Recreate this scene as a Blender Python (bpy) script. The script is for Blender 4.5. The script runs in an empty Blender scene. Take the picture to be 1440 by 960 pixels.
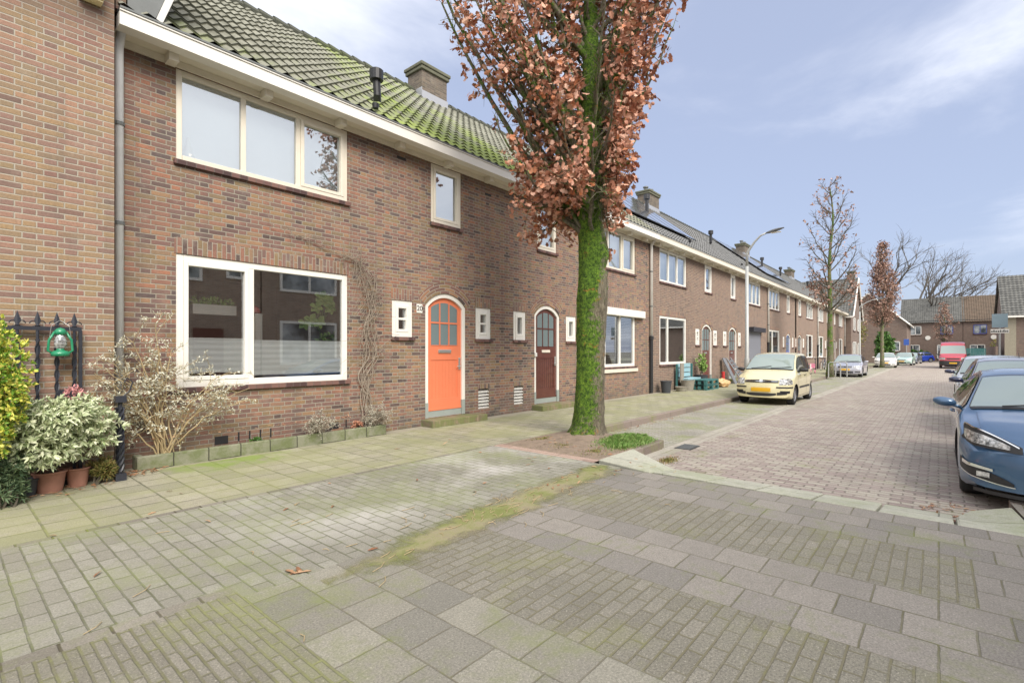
import bpy, bmesh, math, random
from mathutils import Vector, Matrix
from mathutils.noise import noise as pnoise
R=math.radians; PI=math.pi; rnd=random.Random(7)
sc=bpy.context.scene; COL=sc.collection
DW=7.6            # plane of the row's facades (y)
ZR=-0.12          # road level; pavement is z=0
# ------------------------------------------------ mesh builder
class MB:
    def __init__(s): s.v=[]; s.f=[]; s.mi=[]; s.uv=[]; s.m=0; s.hasuv=False
    def add(s,vs,fs,uvs=None):
        b=len(s.v); s.v+= [tuple(v) for v in vs]
        for k,f in enumerate(fs):
            s.f.append([b+i for i in f]); s.mi.append(s.m)
            if uvs: s.uv.append([uvs[i] for i in f]); s.hasuv=True
            else: s.uv.append([(0,0)]*len(f))
        return s
    def box(s,x0,x1,y0,y1,z0,z1):
        if x0>x1:x0,x1=x1,x0
        if y0>y1:y0,y1=y1,y0
        if z0>z1:z0,z1=z1,z0
        return s.add([(x0,y0,z0),(x1,y0,z0),(x1,y1,z0),(x0,y1,z0),(x0,y0,z1),(x1,y0,z1),(x1,y1,z1),(x0,y1,z1)],
          [(0,3,2,1),(4,5,6,7),(0,1,5,4),(1,2,6,5),(2,3,7,6),(3,0,4,7)])
    def quad(s,a,b,c,d,uv=None): return s.add([a,b,c,d],[(0,1,2,3)],uv)
    def prism(s,pts,z0,z1):      # polygon in xy, ccw
        n=len(pts)
        return s.add([(x,y,z0) for x,y in pts]+[(x,y,z1) for x,y in pts],
          [tuple(range(n-1,-1,-1)),tuple(range(n,2*n))]+[(i,(i+1)%n,n+(i+1)%n,n+i) for i in range(n)])
    def prismy(s,pts,y0,y1):     # polygon in xz, ccw seen from -y
        n=len(pts)
        return s.add([(x,y0,z) for x,z in pts]+[(x,y1,z) for x,z in pts],
          [tuple(range(n)),tuple(range(2*n-1,n-1,-1))]+[(i,n+i,n+(i+1)%n,(i+1)%n) for i in range(n)])
    def tube(s,path,rad,n=6,cap=True):
        path=[Vector(p) for p in path]; m=len(path)
        if not isinstance(rad,(list,tuple)): rad=[rad]*m
        vs=[]; prev=None
        for i,p in enumerate(path):
            t=(path[min(i+1,m-1)]-path[max(i-1,0)])
            if t.length<1e-9: t=Vector((0,0,1))
            t.normalize()
            if prev is None:
                a=Vector((0,0,1)) if abs(t.z)<.9 else Vector((1,0,0)); nx=t.cross(a).normalized()
            else:
                nx=(prev-t*prev.dot(t))
                nx=nx.normalized() if nx.length>1e-6 else t.orthogonal().normalized()
            prev=nx; ny=t.cross(nx)
            for k in range(n):
                a=2*PI*k/n; vs.append(p+(nx*math.cos(a)+ny*math.sin(a))*rad[i])
        fs=[(i*n+k,i*n+(k+1)%n,(i+1)*n+(k+1)%n,(i+1)*n+k) for i in range(m-1) for k in range(n)]
        if cap: fs+=[tuple(range(n-1,-1,-1)),tuple((m-1)*n+k for k in range(n))]
        return s.add(vs,fs)
    def lathe(s,prof,c=(0,0,0),n=20,axis='z'):   # prof: (r,h)
        vs=[]
        for r,h in prof:
            for k in range(n):
                a=2*PI*k/n; x,y=r*math.cos(a),r*math.sin(a)
                p={'z':(x,y,h),'y':(x,h,y),'x':(h,x,y)}[axis]
                vs.append((c[0]+p[0],c[1]+p[1],c[2]+p[2]))
        m=len(prof)
        return s.add(vs,[(i*n+k,i*n+(k+1)%n,(i+1)*n+(k+1)%n,(i+1)*n+k) for i in range(m-1) for k in range(n)])
    def grid(s,P,uv=None):       # P[i][j]
        a,b=len(P),len(P[0])
        vs=[p for r in P for p in r]; u=[q for r in uv for q in r] if uv else None
        return s.add(vs,[(i*b+j,i*b+j+1,(i+1)*b+j+1,(i+1)*b+j) for i in range(a-1) for j in range(b-1)],u)
    def build(s,name,mats,parent=None,org=(0,0,0),smooth=False,fix=False):
        me=bpy.data.meshes.new(name)
        me.from_pydata([(x-org[0],y-org[1],z-org[2]) for x,y,z in s.v],[],s.f)
        if not isinstance(mats,(list,tuple)): mats=[mats]
        for m in mats: me.materials.append(m)
        me.polygons.foreach_set('material_index',s.mi)
        if s.hasuv:
            ul=me.uv_layers.new(name='UV'); k=0
            for f in s.uv:
                for q in f: ul.data[k].uv=q; k+=1
        if smooth: me.polygons.foreach_set('use_smooth',[True]*len(me.polygons))
        if fix:
            bm=bmesh.new(); bm.from_mesh(me); bmesh.ops.remove_doubles(bm,verts=bm.verts,dist=1e-5)
            bmesh.ops.recalc_face_normals(bm,faces=bm.faces); bm.to_mesh(me); bm.free()
        me.update()
        o=bpy.data.objects.new(name,me); COL.objects.link(o)
        if parent: o.parent=parent
        else: o.location=org
        return o
def tag(o,label=None,cat=None,group=None,kind=None):
    if label:o['label']=label
    if cat:o['category']=cat
    if group:o['group']=group
    if kind:o['kind']=kind
    return o
def empty(name,loc,label,cat,group=None,rz=0):
    o=bpy.data.objects.new(name,None); COL.objects.link(o); o.location=loc; o.rotation_euler=(0,0,rz)
    return tag(o,label,cat,group)
def copytree(o,parent=None):
    c=o.copy(); COL.objects.link(c); c.parent=parent
    for ch in list(o.children): copytree(ch,c)
    return c
def bevel(o,w=.004,seg=2,ang=40):
    m=o.modifiers.new('b','BEVEL'); m.width=w; m.segments=seg; m.limit_method='ANGLE'; m.angle_limit=R(ang); return o
# ------------------------------------------------ node helper
class NT:
    def __init__(s,name):
        s.mat=bpy.data.materials.new(name); s.mat.use_nodes=True; s.t=s.mat.node_tree; s.t.nodes.clear()
        s.out=s.t.nodes.new('ShaderNodeOutputMaterial')
    def n(s,typ,ins={},**kw):
        nd=s.t.nodes.new('ShaderNode'+typ)
        for k,v in kw.items(): setattr(nd,k,v)
        for k,v in ins.items(): s.set(nd,k,v)
        return nd
    def set(s,nd,k,v):
        i=nd.inputs[k]
        if hasattr(v,'links') or isinstance(v,bpy.types.NodeSocket): s.t.links.new(v,i)
        elif isinstance(v,(tuple,list)) and len(v)==3 and i.type=='RGBA': i.default_value=(*v,1)
        else: i.default_value=v
    def m(s,op,a,b=0.0,c=0.0,clamp=False):
        nd=s.n('Math',operation=op,use_clamp=clamp)
        for k,v in enumerate((a,b,c)): s.set(nd,k,v)
        return nd.outputs[0]
    def mix(s,f,a,b,mode='MIX'):
        nd=s.n('Mix',data_type='RGBA',blend_type=mode)
        s.set(nd,'Factor',f); 
        for nm,v in (('A',a),('B',b)):
            i=[q for q in nd.inputs if q.name==nm and q.type=='RGBA'][0]
            if isinstance(v,bpy.types.NodeSocket): s.t.links.new(v,i)
            else: i.default_value=(*v,1)
        return [q for q in nd.outputs if q.type=='RGBA'][0]
    def ramp(s,f,stops,interp='LINEAR'):
        nd=s.n('ValToRGB'); s.set(nd,'Fac',f); cr=nd.color_ramp; cr.interpolation=interp
        while len(cr.elements)<len(stops): cr.elements.new(0.5)
        for e,(p,c) in zip(cr.elements,stops): e.position=p; e.color=(*c,1) if len(c)==3 else c
        return nd.outputs['Color']
    def pos(s): return s.n('NewGeometry').outputs['Position']
    def obj(s): return s.n('TexCoord').outputs['Object']
    def uv(s): return s.n('TexCoord').outputs['UV']
    def xyz(s,v): 
        nd=s.n('SeparateXYZ'); s.set(nd,0,v); return nd.outputs
    def noise(s,v,scale,detail=4,rough=.6,dist=0):
        nd=s.n('TexNoise',{'Scale':scale,'Detail':detail,'Roughness':rough,'Distortion':dist}); 
        if v is not None: s.set(nd,'Vector',v)
        return nd.outputs['Fac']
    def mr(s,v,a,b,c=0.0,d=1.0,sm=False):
        nd=s.n('MapRange',interpolation_type='SMOOTHSTEP' if sm else 'LINEAR')
        for k,q in zip(range(5),(v,a,b,c,d)): s.set(nd,k,q)
        return nd.outputs[0]
    def bump(s,h,st=.3,dist=.01,nrm=None):
        nd=s.n('Bump',{'Strength':st,'Distance':dist,'Height':h})
        if nrm is not None: s.set(nd,'Normal',nrm)
        return nd.outputs[0]
    def pbr(s,col,rough=.8,nrm=None,**kw):
        nd=s.n('BsdfPrincipled'); s.set(nd,'Base Color',col); s.set(nd,'Roughness',rough)
        for k,v in kw.items(): s.set(nd,k.replace('_',' '),v)
        if nrm is not None: s.set(nd,'Normal',nrm)
        s.t.links.new(nd.outputs[0],s.out.inputs[0]); return s.mat
    def bricks(s,u,v,L,S,H,mj,wob=.003,par=.5):
        """running/flemish bond: returns joint mask (1 on brick), random a, random b"""
        if wob:
            P=s.pos(); w=s.m('MULTIPLY',s.m('SUBTRACT',s.noise(P,9,2),.5),wob*3); w2=s.m('MULTIPLY',s.m('SUBTRACT',s.noise(P,6,2,.5,.5),.5),wob*2.5)
            u=s.m('ADD',u,w); v=s.m('ADD',v,w2)
        r=s.m('FLOOR',s.m('DIVIDE',v,H)); fz=s.m('SUBTRACT',v,s.m('MULTIPLY',r,H))
        p=L+S; odd=s.m('MODULO',s.m('ABSOLUTE',r),2.0)
        us=s.m('ADD',u,s.m('MULTIPLY',odd,p*par))
        c=s.m('FLOOR',s.m('DIVIDE',us,p)); f=s.m('SUBTRACT',us,s.m('MULTIPLY',c,p))
        if S>0:
            isS=s.m('GREATER_THAN',f,L); lx=s.m('SUBTRACT',f,s.m('MULTIPLY',isS,L)); w=s.m('ADD',L,s.m('MULTIPLY',isS,S-L))
            idc=s.m('ADD',s.m('MULTIPLY',c,2.0),isS)
        else: lx=f; w=L; idc=c
        dx=s.m('MINIMUM',lx,s.m('SUBTRACT',w,lx)); dz=s.m('MINIMUM',fz,s.m('SUBTRACT',H,fz)); d=s.m('MINIMUM',dx,dz)
        mask=s.mr(d,mj*.3,mj*.8,sm=True)
        cx=s.n('CombineXYZ',{0:idc,1:r,2:0.0}).outputs[0]
        wn=s.n('TexWhiteNoise',noise_dimensions='3D'); s.set(wn,'Vector',cx)
        cc=s.n('SeparateColor'); s.set(cc,0,wn.outputs['Color'])
        return mask,wn.outputs['Value'],cc.outputs[1],d
def simple(name,col,rough=.6,noise=0.0,nscale=20,metal=0.0,bmp=0.0,coat=0.0,spec=.5,wpos=False):
    s=NT(name); P=s.pos() if wpos else s.obj()
    c=col
    if noise:
        f=s.noise(P,nscale,5,.65); c=s.mix(f,tuple(max(0,x*(1-noise)) for x in col),tuple(min(1,x*(1+noise)) for x in col))
    nr=s.bump(s.noise(P,nscale*3,4),bmp,.01) if bmp else None
    return s.pbr(c,rough,nr,Metallic=metal,Coat_Weight=coat,Specular_IOR_Level=spec)
# ------------------------------------------------ materials
def facade(name,stops,mortar,axis='x',H=.0625,dirt=True,vert=False,dark=1.0):
    s=NT(name); P=s.pos(); x,y,z=s.xyz(P)
    u={'x':x,'y':y,'xy':s.m('ADD',x,y)}[axis]
    if vert: mask,ra,rb,d=s.bricks(z,u,.21,0.0,.06,.010)
    else: mask,ra,rb,d=s.bricks(u,z,.22,.11,H,.011)
    big=s.noise(P,.55,3); 
    fa=s.m('ADD',s.m('MULTIPLY',ra,.95),s.m('MULTIPLY',s.m('SUBTRACT',big,.47),1.0),clamp=True)
    c=s.ramp(fa,stops)
    g=s.noise(P,45,5,.7); c=s.mix(.55,c,s.mr(g,.25,.75,.5,1.4),'MULTIPLY')
    c=s.mix(s.m('MULTIPLY',rb,.35),c,(.18,.14,.125))
    c=s.mix(s.mr(s.noise(P,3.3,5,.75),.54,.76,0,.35),c,(.40,.37,.31))
    c=s.mix(s.mr(s.noise(P,.8,5,.7,.6),.5,.7,0,.35),c,s.mix(.5,c,(.09,.07,.06)))
    mc=s.mix(s.noise(P,8,4),tuple(q*.72 for q in mortar),mortar)
    c=s.mix(mask,mc,c)
    if dirt:
        low=s.m('MULTIPLY',s.mr(z,.0,.55,1,0),s.mr(s.noise(P,2.5,4),.3,.6)); c=s.mix(s.m('MULTIPLY',low,.62),c,(.085,.085,.07))
        streak=s.noise(s.n('CombineXYZ',{0:s.m('MULTIPLY',u,5.0),1:0.0,2:s.m('MULTIPLY',z,.5)}).outputs[0],1.0,4)
        c=s.mix(s.mr(streak,.52,.75,0,.35),c,(.1,.085,.075))
        c=s.mix(s.m('MULTIPLY',s.mr(z,4.85,5.2,0,1),.5),c,(.085,.055,.05))  # plain darker band towards the top of the wall
    h=s.m('ADD',s.m('MULTIPLY',mask,1.0),s.m('MULTIPLY',g,.5))
    return s.pbr(c,.9,s.bump(h,.55,.008))
BR=[(0,(.085,.06,.055)),(.14,(.175,.10,.088)),(.3,(.285,.14,.098)),(.44,(.345,.20,.112)),(.58,(.24,.172,.09)),(.72,(.20,.112,.098)),(.86,(.36,.165,.10)),(1,(.11,.08,.078))]
BR2=[(0,(0.134,0.088,0.071)),(.25,(0.244,0.155,0.113)),(.5,(0.214,0.130,0.105)),(.75,(0.277,0.181,0.126)),(1,(0.151,0.105,0.088))]
M={}
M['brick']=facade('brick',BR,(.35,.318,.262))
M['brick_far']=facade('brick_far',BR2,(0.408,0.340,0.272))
M['brick_left']=facade('brick_left',[(0,(0.163,0.107,0.086)),(.2,(0.284,0.163,0.129)),(.4,(0.353,0.202,0.142)),(.6,(0.344,0.228,0.125)),(.8,(0.284,0.206,0.120)),(1,(0.275,0.142,0.112))],(0.430,0.391,0.323),axis='xy')
M['brick_side']=facade('brick_side',BR2,(.34,.28,.23),axis='y',dirt=False)
M['brick_xy']=facade('brick_xy',[(0,(.12,.085,.072)),(.3,(.20,.135,.108)),(.6,(.185,.12,.098)),(.8,(.235,.16,.12)),(1,(.14,.10,.085))],(.24,.21,.18),axis='xy',dirt=False)
M['brick_opp']=facade('brick_opp',[(0,(.24,.17,.13)),(.5,(.36,.24,.18)),(1,(.40,.29,.21))],(.48,.44,.37),axis='xy',dirt=False)  # brightness put into the brick colour, offsetting this row's shade in window reflections
M['soldier']=facade('soldier',BR,(.38,.34,.28),vert=True,dirt=False)
def sillmat():
    s=NT('sill_brick'); P=s.pos(); x,y,z=s.xyz(P)
    mask,ra,rb,d=s.bricks(y,x,5.0,0.0,.11,.008)
    c=s.ramp(ra,[(0,(.055,.03,.03)),(.5,(.12,.06,.055)),(1,(.2,.11,.09))]); c=s.mix(mask,(.12,.1,.09),c)
    return s.pbr(c,.7,s.bump(mask,.4,.006))
M['sill']=sillmat()
def arcmat():
    s=NT('arch_brick'); u,v,_=s.xyz(s.uv())
    mask,ra,rb,d=s.bricks(v,u,.23,0.0,.062,.010,0)
    c=s.ramp(ra,BR); P=s.pos(); c=s.mix(.5,c,s.mr(s.noise(P,45,5,.7),.25,.75,.5,1.35),'MULTIPLY')
    return s.pbr(s.mix(mask,(.34,.31,.26),c),.9,s.bump(mask,.5,.008))
M['arch']=arcmat()
def paver(name,pat,stops,joint,moss=.3,mossc=(.14,.17,.035),jm=.012,rot=False,grain=.5,dirt=(.17,.16,.14),mossline=None,white=0,rough=.9,par=.5,wob=.004):
    """pat=(long,short_height); rot False: courses stacked along y (joints continuous along x)"""
    s=NT(name); P=s.pos(); x,y,z=s.xyz(P)
    L,Hh=pat; u,v=(y,x) if rot else (x,y)
    mask,ra,rb,d=s.bricks(u,v,L,0.0,Hh,jm,wob=wob,par=par)
    c=s.ramp(ra,stops)
    big=s.noise(P,.9,4); g=s.noise(P,85,4,.85); g2=s.noise(P,14,5,.7)
    c=s.mix(grain,c,s.mr(g,.3,.7,.25,1.8),'MULTIPLY')
    c=s.mix(s.m('MULTIPLY',s.mr(s.noise(P,75,2,.6),.63,.68,0,.75),grain),c,(.52,.49,.42))
    c=s.mix(s.m('MULTIPLY',s.mr(big,.5,.68,0,.42),1.0),c,s.mix(.5,c,(.10,.095,.08)))
    c=s.mix(s.mr(g2,.5,.75,0,.5),c,dirt)
    c=s.mix(s.m('MULTIPLY',s.m('SUBTRACT',1.0,mask),s.mr(s.noise(P,3.5,3,.7),.35,.62,.5,1.0)),c,joint)
    if white:
        wm=s.m('MULTIPLY',s.mr(s.noise(P,.8,3,.5,.6),.42,.62,0,1),white)
        wm=s.m('MULTIPLY',wm,s.m('MULTIPLY',s.mr(x,1.3,2.6),s.mr(y,3.3,3.9)))
        wm=s.m('MULTIPLY',wm,s.m('ADD',.25,s.m('MULTIPLY',mask,.65)))
        c=s.mix(wm,c,(.62,.60,.575))
    mm=s.mr(s.m('ADD',s.noise(P,1.1,5,.65,.4),s.m('MULTIPLY',s.m('SUBTRACT',g2,.5),.35)),.62-moss*.5,.82-moss*.5,0,1)
    if mossline: # stronger near a band
        for (ax,a,b,amt) in mossline:
            q=x if ax=='x' else y
            mm=s.m('ADD',mm,s.m('MULTIPLY',s.mr(q,a,b),amt),clamp=True)
    jm2=s.m('MULTIPLY',mm,s.m('SUBTRACT',1.0,s.m('MULTIPLY',mask,.45)))
    mc=s.mix(s.noise(P,7,4),mossc,tuple(q*1.9 for q in mossc))
    c=s.mix(s.m('MULTIPLY',jm2,.8),c,mc)
    if name=='pave_tile':
        vm=s.m('MULTIPLY',s.m('MULTIPLY',s.mr(y,6.5,6.9),s.mr(y,7.38,7.25)),s.mr(s.m('ABSOLUTE',s.m('SUBTRACT',x,2.6)),.3,1.3,1,0))
        c=s.mix(s.m('MULTIPLY',s.mr(s.m('ADD',s.noise(P,2.2,5,.7),s.m('MULTIPLY',vm,.2)),.58,.72,0,.75),vm),c,(.21,.30,.05))
        c=s.mix(s.mr(s.m('ADD',y,s.m('MULTIPLY',s.noise(P,3,4),.25)),7.42,7.5,0,.8),c,(.33,.30,.24))
    h=s.m('ADD',s.m('MULTIPLY',mask,1.0),s.m('ADD',s.m('MULTIPLY',g2,.5),s.m('MULTIPLY',rb,.4)))
    return s.pbr(c,rough,s.bump(h,.6,.008))
GREY=[(0,(0.189,0.176,0.141)),(.4,(0.220,0.207,0.167)),(.7,(0.207,0.194,0.158)),(1,(0.246,0.229,0.189))]
M['pave_tile']=paver('pave_tile',(.30,.30),[(0,(.27,.26,.19)),(.5,(.32,.30,.225)),(1,(.37,.35,.265))],(.08,.085,.045),moss=.5,mossc=(.19,.20,.085),rot=True,grain=.6,jm=.015)
M['pave_klinker']=paver('pave_klinker',(.215,.107),[(0,(.235,.225,.185)),(.5,(.265,.255,.215)),(1,(.30,.29,.245))],(.125,.13,.075),moss=.36,mossc=(.155,.175,.07),rot=True,white=.6,jm=.010)
M['pave_thin']=paver('pave_thin',(.2,.052),GREY,(.15,.145,.08),moss=.36,mossc=(.17,.18,.075),rot=True,grain=.7)
M['pave_slab']=paver('pave_slab',(.30,.30),[(0,(0.199,0.190,0.162)),(.5,(0.242,0.228,0.190)),(1,(0.285,0.271,0.223))],(0.162,0.147,0.104),moss=.2,rot=True,grain=.6,jm=.008)
M['pave_thinx']=paver('pave_thinx',(.2,.085),GREY,(.17,.155,.095),moss=.22,mossc=(.15,.155,.06),grain=.8,jm=.01)
M['pave_slabx']=paver('pave_slabx',(.30,.29),[(0,(.21,.185,.18)),(.5,(.26,.235,.235)),(1,(.32,.29,.285))],(.10,.09,.06),moss=.1,rot=False,grain=.6,jm=.009)
# rows stacked along x, joints continuous along y
M['pave_slabrow']=paver('pave_slabrow',(.30,.295),[(0,(0.204,0.190,0.171)),(.5,(0.237,0.218,0.195)),(1,(0.275,0.252,0.223))],(0.142,0.133,0.081),moss=.14,rot=True,grain=.6,jm=.009)
M['soldier_row']=paver('soldier_row',(.205,.5),[(0,(.17,.155,.125)),(1,(.27,.25,.21))],(.08,.07,.04),moss=.3)
M['pink_row']=paver('pink_row',(.9,.1),[(0,(.34,.23,.19)),(1,(.46,.34,.28))],(.18,.14,.1),moss=.05,rot=True)
M['road']=paver('road',(.2,.10),[(0,(.27,.215,.195)),(.25,(.375,.325,.28)),(.5,(.32,.255,.235)),(.75,(.42,.38,.32)),(1,(.385,.345,.29))],(.185,.16,.135),moss=.03,rot=True,grain=.35,jm=.016,dirt=(.36,.335,.29),wob=.018)
M['parking']=paver('parking',(.2,.075),[(0,(.31,.295,.26)),(.5,(.35,.33,.29)),(1,(.39,.37,.325))],(.19,.18,.13),moss=.34,rot=True,grain=.5)
M['band']=paver('band',(.6,.17),[(0,(.36,.33,.28)),(1,(.44,.41,.35))],(.2,.19,.15),moss=.1,grain=.4)
M['kerb_red']=paver('kerb_red',(1.0,.5),[(0,(.20,.16,.14)),(1,(.27,.22,.19))],(.1,.09,.06),moss=.3,grain=.4)
M['kerb_conc']=paver('kerb_conc',(5,1.0),[(0,(.38,.38,.31)),(1,(.46,.46,.38))],(.1,.1,.08),moss=.3,mossc=(.2,.23,.12),rot=True,grain=.4)
def decal():
    s=NT('moss_film'); P=s.pos(); x,y,z=s.xyz(P)
    yc=s.m('ADD',2.93,s.m('MULTIPLY',s.m('SUBTRACT',x,2.0),.075)); dd=s.m('ABSOLUTE',s.m('SUBTRACT',y,yc))
    f=s.m('ADD',s.m('MULTIPLY',s.noise(P,2.6,6,.7,.4),1.2),s.m('MULTIPLY',dd,-1.9)); f=s.m('ADD',f,s.mr(x,1.7,2.5,-.35,0)); f=s.m('ADD',f,s.mr(x,5.3,5.7,0,-.4))
    g=s.noise(P,70,4,.8)
    c=s.ramp(s.m('ADD',s.noise(P,1.7,4,.7),s.m('MULTIPLY',s.m('SUBTRACT',g,.5),.5)),[(.3,(.27,.22,.16)),(.45,(.32,.29,.17)),(.58,(.23,.245,.085)),(.75,(.17,.20,.05))])
    b=s.n('BsdfPrincipled',{'Roughness':.95}); s.set(b,'Base Color',c); s.set(b,'Normal',s.bump(g,.6,.01)); tr=s.n('BsdfTransparent'); mx=s.n('MixShader'); s.set(mx,0,s.mr(s.m('ADD',f,s.m('MULTIPLY',s.m('SUBTRACT',g,.5),.35)),.10,.42,0,.93))
    s.t.links.new(tr.outputs[0],mx.inputs[1]); s.t.links.new(b.outputs[0],mx.inputs[2]); s.t.links.new(mx.outputs[0],s.out.inputs[0]); return s.mat
M['film']=decal()
M['sand']=simple('sand',(.30,.27,.21),.95,.35,14,bmp=.5,wpos=True)
M['mossy_sand']=paver('mossy_sand',(.3,.3),[(0,(.34,.31,.22)),(1,(.38,.34,.24))],(.25,.24,.13),moss=.6,mossc=(.23,.24,.075),grain=.6)
M['soil']=simple('soil',(.24,.185,.14),.95,.6,9,bmp=1.0,wpos=True)
M['ground']=simple('ground',(.17,.16,.13),.95,.3,.5,wpos=True)
M['white']=simple('white_paint',(.80,.78,.73),.4,.05,6)
M['cream']=simple('cream_paint',(.72,.67,.57),.45,.08,4)
M['orange']=simple('orange_paint',(.76,.215,.105),.42,.10,3,coat=.2)
M['brown']=simple('brown_wood',(.12,.04,.03),.35,.3,6,coat=.3)
M['blue_paint']=simple('blue_paint',(.07,.10,.36),.4)
M['dark']=simple('dark',(.02,.02,.022),.6)
M['black']=simple('black_plastic',(.025,.026,.03),.45)
M['iron']=simple('black_iron',(.03,.033,.045),.4,.4,30)
M['zinc']=simple('zinc',(.78,.80,.83),.42,.15,8,metal=.0)
M['zinc_dark']=simple('zinc_dark',(.16,.17,.17),.6,.2,8,metal=.2)
M['pipe_white']=simple('pipe_white',(.70,.69,.66),.5,.15,5)
M['greyshut']=simple('roller_grey',(.22,.23,.27),.5)
M['room']=simple('room_wall',(.40,.34,.28),.9,.3,2)
M['blind']=simple('blind_fabric',(.93,.95,.94),.8)
M['curtain']=simple('curtain',(.86,.87,.88),.9,.06,3)
M['stone_grey']=simple('plinth_stone',(.30,.34,.32),.7,.15,12)
M['steel']=simple('steel',(.6,.6,.58),.35,metal=.8)
M['concrete']=paver('concrete',(1.0,.9),[(0,(.27,.26,.22)),(1,(.35,.34,.29))],(.1,.1,.06),moss=.5,mossc=(.13,.16,.04),grain=.5)
def stepmat():
    s=NT('step_brick'); P=s.pos(); x,y,z=s.xyz(P)
    mask,ra,rb,d=s.bricks(z,x,2.0,0.0,.065,.01)
    c=s.ramp(ra,[(0,(.20,.14,.10)),(1,(.30,.22,.16))]); c=s.mix(mask,(.16,.15,.1),c)
    mm=s.mr(s.noise(P,4,4),.35,.55); c=s.mix(s.m('MULTIPLY',mm,.8),c,(.15,.18,.06))
    return s.pbr(c,.9,s.bump(mask,.5,.008))
M['step']=stepmat()
def planter_mat():
    s=NT('planter_block'); P=s.pos(); x,y,z=s.xyz(P)
    mask,ra,rb,d=s.bricks(z,x,5.0,0.0,.40,.012)
    c=s.ramp(ra,[(0,(.20,.21,.14)),(1,(.27,.27,.20))]); c=s.mix(s.mr(s.noise(P,5,5,.7),.4,.6,0,.7),c,(.12,.15,.05)); c=s.mix(mask,(.05,.05,.035),c)
    return s.pbr(c,.95,s.bump(s.m('ADD',mask,s.noise(P,30,4)),.5,.01))
M['planter']=planter_mat()
def glass(name,refl=.22,tint=(.8,.86,.86)):
    s=NT(name); tr=s.n('BsdfTransparent',{'Color':tint}); gl=s.n('BsdfGlossy',{'Roughness':.015,'Color':(.92,.96,1)})
    fr=s.n('Fresnel',{'IOR':1.5}); f=s.m('ADD',refl,s.m('MULTIPLY',fr.outputs[0],1-refl),clamp=True)
    mx=s.n('MixShader'); s.set(mx,0,f); s.t.links.new(tr.outputs[0],mx.inputs[1]); s.t.links.new(gl.outputs[0],mx.inputs[2]); s.t.links.new(mx.outputs[0],s.out.inputs[0]); return s.mat
M['glass']=glass('window_glass',.36,(.97,.98,.98)); M['glass_up']=glass('window_glass_upper',.42)
M['glass_door']=simple('frosted_glass',(.17,.22,.23),.15,spec=.8)
def rooftile(name,a,b,moss,mc=(.17,.22,.035)):
    s=NT(name); uv=s.uv(); u,v,_=s.xyz(uv); P=s.pos(); x,y,z=s.xyz(P)
    cv=s.n('CombineXYZ',{0:s.m('FLOOR',u),1:s.m('FLOOR',v),2:0.0}).outputs[0]
    wn=s.n('TexWhiteNoise'); s.set(wn,'Vector',cv)
    c=s.mix(wn.outputs['Value'],a,b)
    c=s.mix(s.mr(s.noise(P,22,5,.7),.3,.7,0,.6),c,tuple(q*.6 for q in a))
    if moss:
        g=s.m('ADD',s.m('ADD',s.noise(P,1.3,4,.6),s.m('MULTIPLY',s.m('SUBTRACT',s.noise(P,18,4,.7),.5),.5)),s.m('MULTIPLY',s.mr(z,5.3,7.3,1,0),.28))
        zone=s.m('MULTIPLY',s.mr(x,3.4,6.4,-.26,.10),1.0); g=s.m('ADD',g,s.m('ADD',zone,s.m('ADD',s.mr(x,8.8,11,0,-.35),-.05)))
        c=s.mix(s.m('MULTIPLY',s.mr(g,.48,.78),moss),c,mc)
    fr=s.m('FRACT',v); c=s.mix(s.mr(fr,.0,.09,.75,0),c,(.03,.035,.025))
    return s.pbr(c,.85,s.bump(s.noise(P,60,4),.3,.006))
M['tile_moss']=rooftile('tile_mossy',(.20,.20,.155),(.32,.32,.26),.75,(.25,.33,.045))
M['tile_grey']=rooftile('tile_grey',(.17,.17,.17),(.25,.25,.25),0)
M['tile_dark']=rooftile('tile_dark',(.10,.10,.095),(.17,.17,.16),0)
M['tile_red']=rooftile('tile_red',(.12,.09,.065),(.17,.12,.085),0)
def bark(name,moss,side=True):
    s=NT(name); P=s.pos(); x,y,z=s.xyz(P)
    st=s.n('CombineXYZ',{0:s.m('MULTIPLY',x,9.0),1:s.m('MULTIPLY',y,9.0),2:s.m('MULTIPLY',z,2.6)}).outputs[0]
    g=s.noise(st,3.2,6,.75,.6); c=s.ramp(g,[(.28,(.04,.033,.026)),(.45,(.14,.12,.085)),(.6,(.25,.22,.155)),(.8,(.40,.37,.28))])
    n1=s.noise(P,3.2,5,.7,.3); n2=s.noise(P,26,5,.85)
    f=s.m('ADD',n1,s.m('MULTIPLY',s.m('SUBTRACT',n2,.5),.8))
    if side: # bare bark towards the street side and near the foot
        lat=s.m('ADD',s.m('MULTIPLY',s.m('SUBTRACT',x,7.3),.651),s.m('MULTIPLY',s.m('SUBTRACT',y,4.5),-.759))
        f=s.m('ADD',f,s.m('ADD',s.mr(lat,-.10,.16,.15,-.20),s.mr(z,.1,.7,-.12,.05)))
        f=s.m('ADD',f,s.mr(z,2.2,3.0,0,.20))
    mm=s.mr(f,.50-moss*.12,.58-moss*.12)
    mc=s.ramp(s.noise(P,20,5,.85),[(.36,(.012,.026,.004)),(.46,(.05,.11,.01)),(.58,(.14,.25,.02)),(.74,(.30,.40,.05))])
    c=s.mix(mm,c,mc)
    c=s.mix(s.mr(s.m('ADD',s.noise(P,4.5,4,.7,.8),s.m('MULTIPLY',s.m('SUBTRACT',n2,.5),.25)),.62,.70,0,.8),c,(.34,.15,.035))
    h=s.m('ADD',s.m('MULTIPLY',g,1.0),s.m('MULTIPLY',n2,.9))
    return s.pbr(c,.95,s.bump(h,.9,.035))
M['bark_oak']=bark('bark_mossy',.5); M['bark_green']=bark('bark_green',.1,False)
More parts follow.
